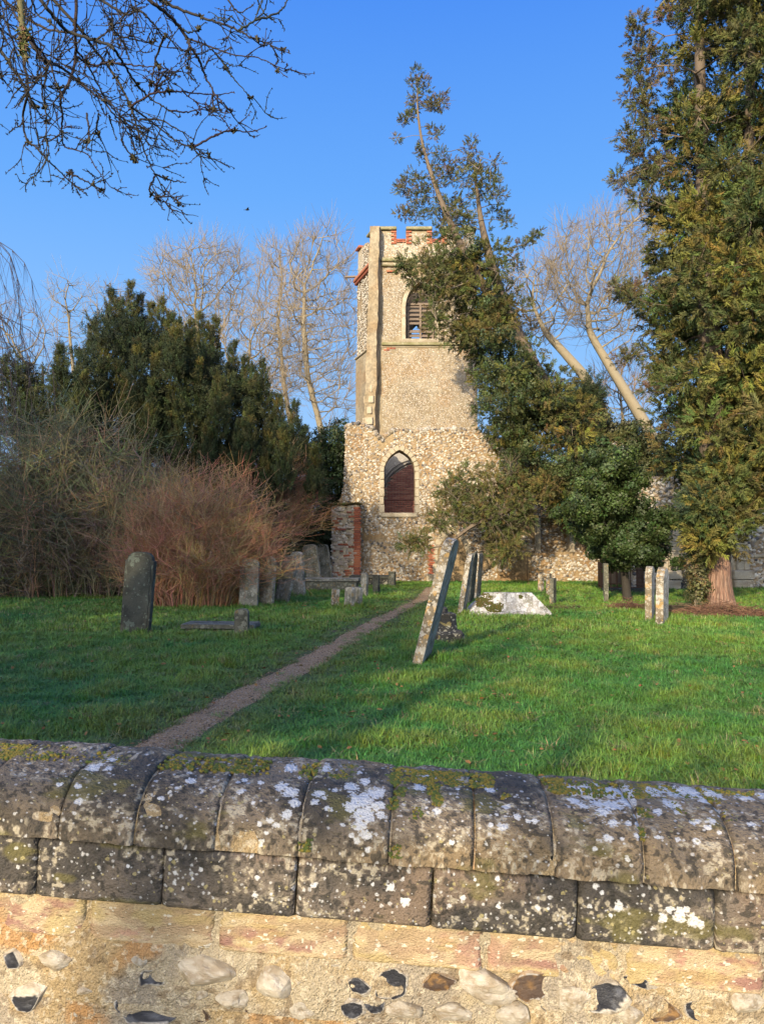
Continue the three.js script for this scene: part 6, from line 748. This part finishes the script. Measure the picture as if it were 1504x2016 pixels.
{
  const gm = new THREE.MeshStandardMaterial({ vertexColors: true, roughness: 0.6, side: THREE.DoubleSide }), r = rng(6001);
  const near = [tuft(1, 18, 0.085, 0.0024, 0.05, 0.75), tuft(2, 18, 0.10, 0.0026, 0.055, 0.95), tuft(3, 16, 0.075, 0.0024, 0.05, 1.1)], far = [tuft(4, 16, 0.085, 0.0048, 0.10, 0.85), tuft(5, 16, 0.075, 0.005, 0.11, 1.0)];
  const ln = [[], [], []], lf = [[], []], stoneBases = scene.children.filter((o) => o.userData.category === 'gravestone').map((o) => [o.position.x, o.position.z]);
  const put = (x, z, isNear) => {
    const pd = pathDist(x, z), edge = pd + (fbm(x * 3 + 50, z * 3 + 50, 3) - 0.5) * 0.4; if (edge < 0.0 && r() < 0.97) return; if (edge < 0.25 && r() < 0.4) return; if (z < -26.9 && x > -2 && x < 10.5) return;
    const patch = fbm(x * 0.55 + 9, z * 0.55 + 70, 3, 0, 3), fine = fbm(x * 2.6 + 3, z * 2.6 + 70, 2, 0, 4), worn = smooth(0.7, 0.05, pd), by = stoneBases.some(([a, b]) => (x - a) ** 2 + (z - b) ** 2 < 0.09) ? 1.5 : 1, h = (0.3 + 0.95 * fine) * (1 - 0.45 * worn) * (0.75 + 0.6 * patch) * by, k = r();
    let c = mixc([0.06, 0.18, 0.028], [0.115, 0.215, 0.028], smooth(0.35, 0.65, patch)); c = mixc(c, [0.17, 0.23, 0.032], smooth(0.55, 0.75, fine) * 0.6); if (k < 0.03) c = [0.26, 0.23, 0.1]; c = mixc(c, [0.12, 0.15, 0.035], worn * 0.5);
    const m = M4(V(x, gh(x, z) - 0.004, z), new THREE.Quaternion().setFromEuler(new THREE.Euler((r() - 0.5) * 0.25, r() * 6.28, (r() - 0.5) * 0.25)), V(1, h, 1).multiplyScalar(0.8 + 0.5 * r())), e = { m, c: RGB(...c.map((v) => v * (0.8 + 0.4 * r()))) }; (isNear ? ln[Math.floor(r() * 3)] : lf[Math.floor(r() * 2)]).push(e);
  };
  const scatter = (z0, z1, per, isNear) => { const st = 0.5; for (let z = z0; z > z1; z -= st) { const hw = 0.56 * -z + 1.6, n = Math.round(2 * hw * st * per); for (let i = 0; i < n; i++) put((r() * 2 - 1) * hw, z - r() * st, isNear); } };
  scatter(-1.75, -4, 70, true); scatter(-4, -8, 620, true); scatter(-8, -12, 330, true); scatter(-12, -18, 130, false); scatter(-18, -29, 75, false); scatter(-29, -36, 20, false);
  const gr = new THREE.Group(); gr.name = 'grass'; gr.userData = { kind: 'stuff', label: 'rough green churchyard grass', category: 'grass' }; scene.add(gr); ln.forEach((l, i) => instances('grass_blades', near[i], gm, l, gr)); lf.forEach((l, i) => instances('grass_blades', far[i], gm, l, gr)); console.log('grass tufts', ln.map((l) => l.length), lf.map((l) => l.length));
  const ll = [], leaf = geom([0, 0, 0.5, 0.28, 0.06, 0.1, -0.28, 0.08, 0.1, 0.2, 0.1, -0.3, -0.2, 0.05, -0.3, 0, 0, -0.55], [0, 1, 2, 1, 3, 2, 2, 3, 4, 3, 5, 4]); for (let i = 0; i < 900; i++) { const z = -4.5 - 17 * r(), x = (r() * 2 - 1) * (0.52 * -z), s = 0.03 + 0.03 * r(); ll.push({ m: M4(V(x, gh(x, z) + 0.03 + 0.03 * r(), z), new THREE.Quaternion().setFromEuler(new THREE.Euler((r() - 0.5), r() * 6, (r() - 0.5))), V(s, s, s)), c: RGB(0.16 + 0.1 * r(), 0.08 + 0.05 * r(), 0.035) }); } const lv = instances('fallen_leaves', leaf, std({ side: THREE.DoubleSide }), ll, scene); lv.userData.label = 'brown fallen leaves scattered over the grass'; lv.userData.category = 'leaves';
}
// ---------------------------------------------------------------- trees across the lane: out of frame, they shade the lawn
function shadeTree(label, x, z, h, rad, low, n, seed, kind) {                      // an evergreen ('yew') or a bare tree with a round crown
  const o = thing(kind === 'bare' ? 'bare_tree' : 'evergreen_tree', label, 'tree'), r = rng(seed), t = [V(x, -0.1, z), V(x + 0.1, h * 0.3, z), V(x - 0.1, h * 0.6, z), V(x, h * 0.9, z)], pts = []; part('trunk', tubeAlong(t, [0.3, 0.24, 0.16, 0.05], 8, 0.1, seed), bark.dark, o);
  for (let i = 0; i < n; i++) { const u = unit(r), q = Math.cbrt(r()); pts.push(V(x + u.x * q * rad, lerp(low, h, 0.5 + 0.5 * u.y * q), z + u.z * q * rad)); }
  const st = new Stems(), g = grow(t.slice(1), pts, { step: 0.45, kill: 0.5, reach: 7, seed, tip: 0.012, max: 4000, lift: 0.05 }); stemsOf(g, st, 0.2); if (kind === 'bare') twigsOn(g, st, r, 2, 0.7, 0.008, 0.2); const br = part('branches', st.geo(), bark.grey, o);
  if (kind !== 'bare') sprays('crown', o, 'yew', pts.map((p) => ({ p, r: 0.55 })), { per: 26, size: 0.5, upw: 0.3, cols: CON.yew, seed, flat: 1 }); else br.userData.kind = 'stuff';
}
shadeTree('tall evergreen across the lane, shading the left of the lawn', -8.4, 4.5, 9.4, 2.8, 0.8, 95, 7001, 'yew');
shadeTree('tall evergreen across the lane, further along from the first', -13.0, 2.5, 15.0, 3.2, 0.8, 140, 7002, 'yew');
shadeTree('tall evergreen across the lane, at the far bend', -18.8, 0.5, 14.0, 3.6, 0.8, 160, 7003, 'yew');
shadeTree('bare tree across the lane behind the viewer', -7.2, 11.5, 10.5, 2.2, 6.8, 130, 7004, 'bare');
shadeTree('wide bare tree across the lane, nearer the gate', -2.2, 12.5, 9.6, 2.6, 5.6, 110, 7005, 'bare');
shadeTree('slim bare sapling across the lane', -5.3, 11.0, 7.4, 1.0, 4.6, 50, 7006, 'bare');
{ // unseen yew added on the near verge; its low bough shades the coping
  const o = thing('yew_tree', 'unseen yew added on the lane verge, its one low bough shading the wall coping', 'tree'), r = rng(7010), t = [V(-7.6, -0.1, 4.6), V(-7.5, 1.2, 4.6), V(-7.6, 2.4, 4.5), V(-7.7, 3.4, 4.5)], b = [V(-7.55, 2.2, 4.5), V(-6, 2.75, 4.2), V(-4.4, 3.0, 4.0), V(-3.0, 3.12, 4.0), V(-1.9, 3.1, 4.0), V(-1.3, 3.0, 3.95)]; part('trunk', tubeAlong(t, [0.2, 0.17, 0.14, 0.04], 8, 0.1, 5), bark.dark, o); part('bough', tubeAlong(b, [0.09, 0.075, 0.06, 0.045, 0.03, 0.01], 7, 0.1, 6), bark.dark, o);
  const cl = []; for (let i = 0; i < 13; i++) { const x = lerp(-2.5, -1.0, r()); cl.push({ p: V(x, 3.14 + (r() - 0.5) * 0.26, 4 + (r() - 0.5) * 0.5), r: 0.09 + 0.09 * r() }); } for (let i = 0; i < 26; i++) { const u = unit(r); cl.push({ p: V(-7.65 + u.x * 0.8, 3.0 + u.y * 0.7, 4.5 + u.z * 0.8), r: 0.4 }); } sprays('crown', o, 'yew', cl, { per: 30, size: 0.2, upw: 0.1, cols: CON.yew, seed: 7011, flat: 0.8 });
}
renderer.render(scene, camera);
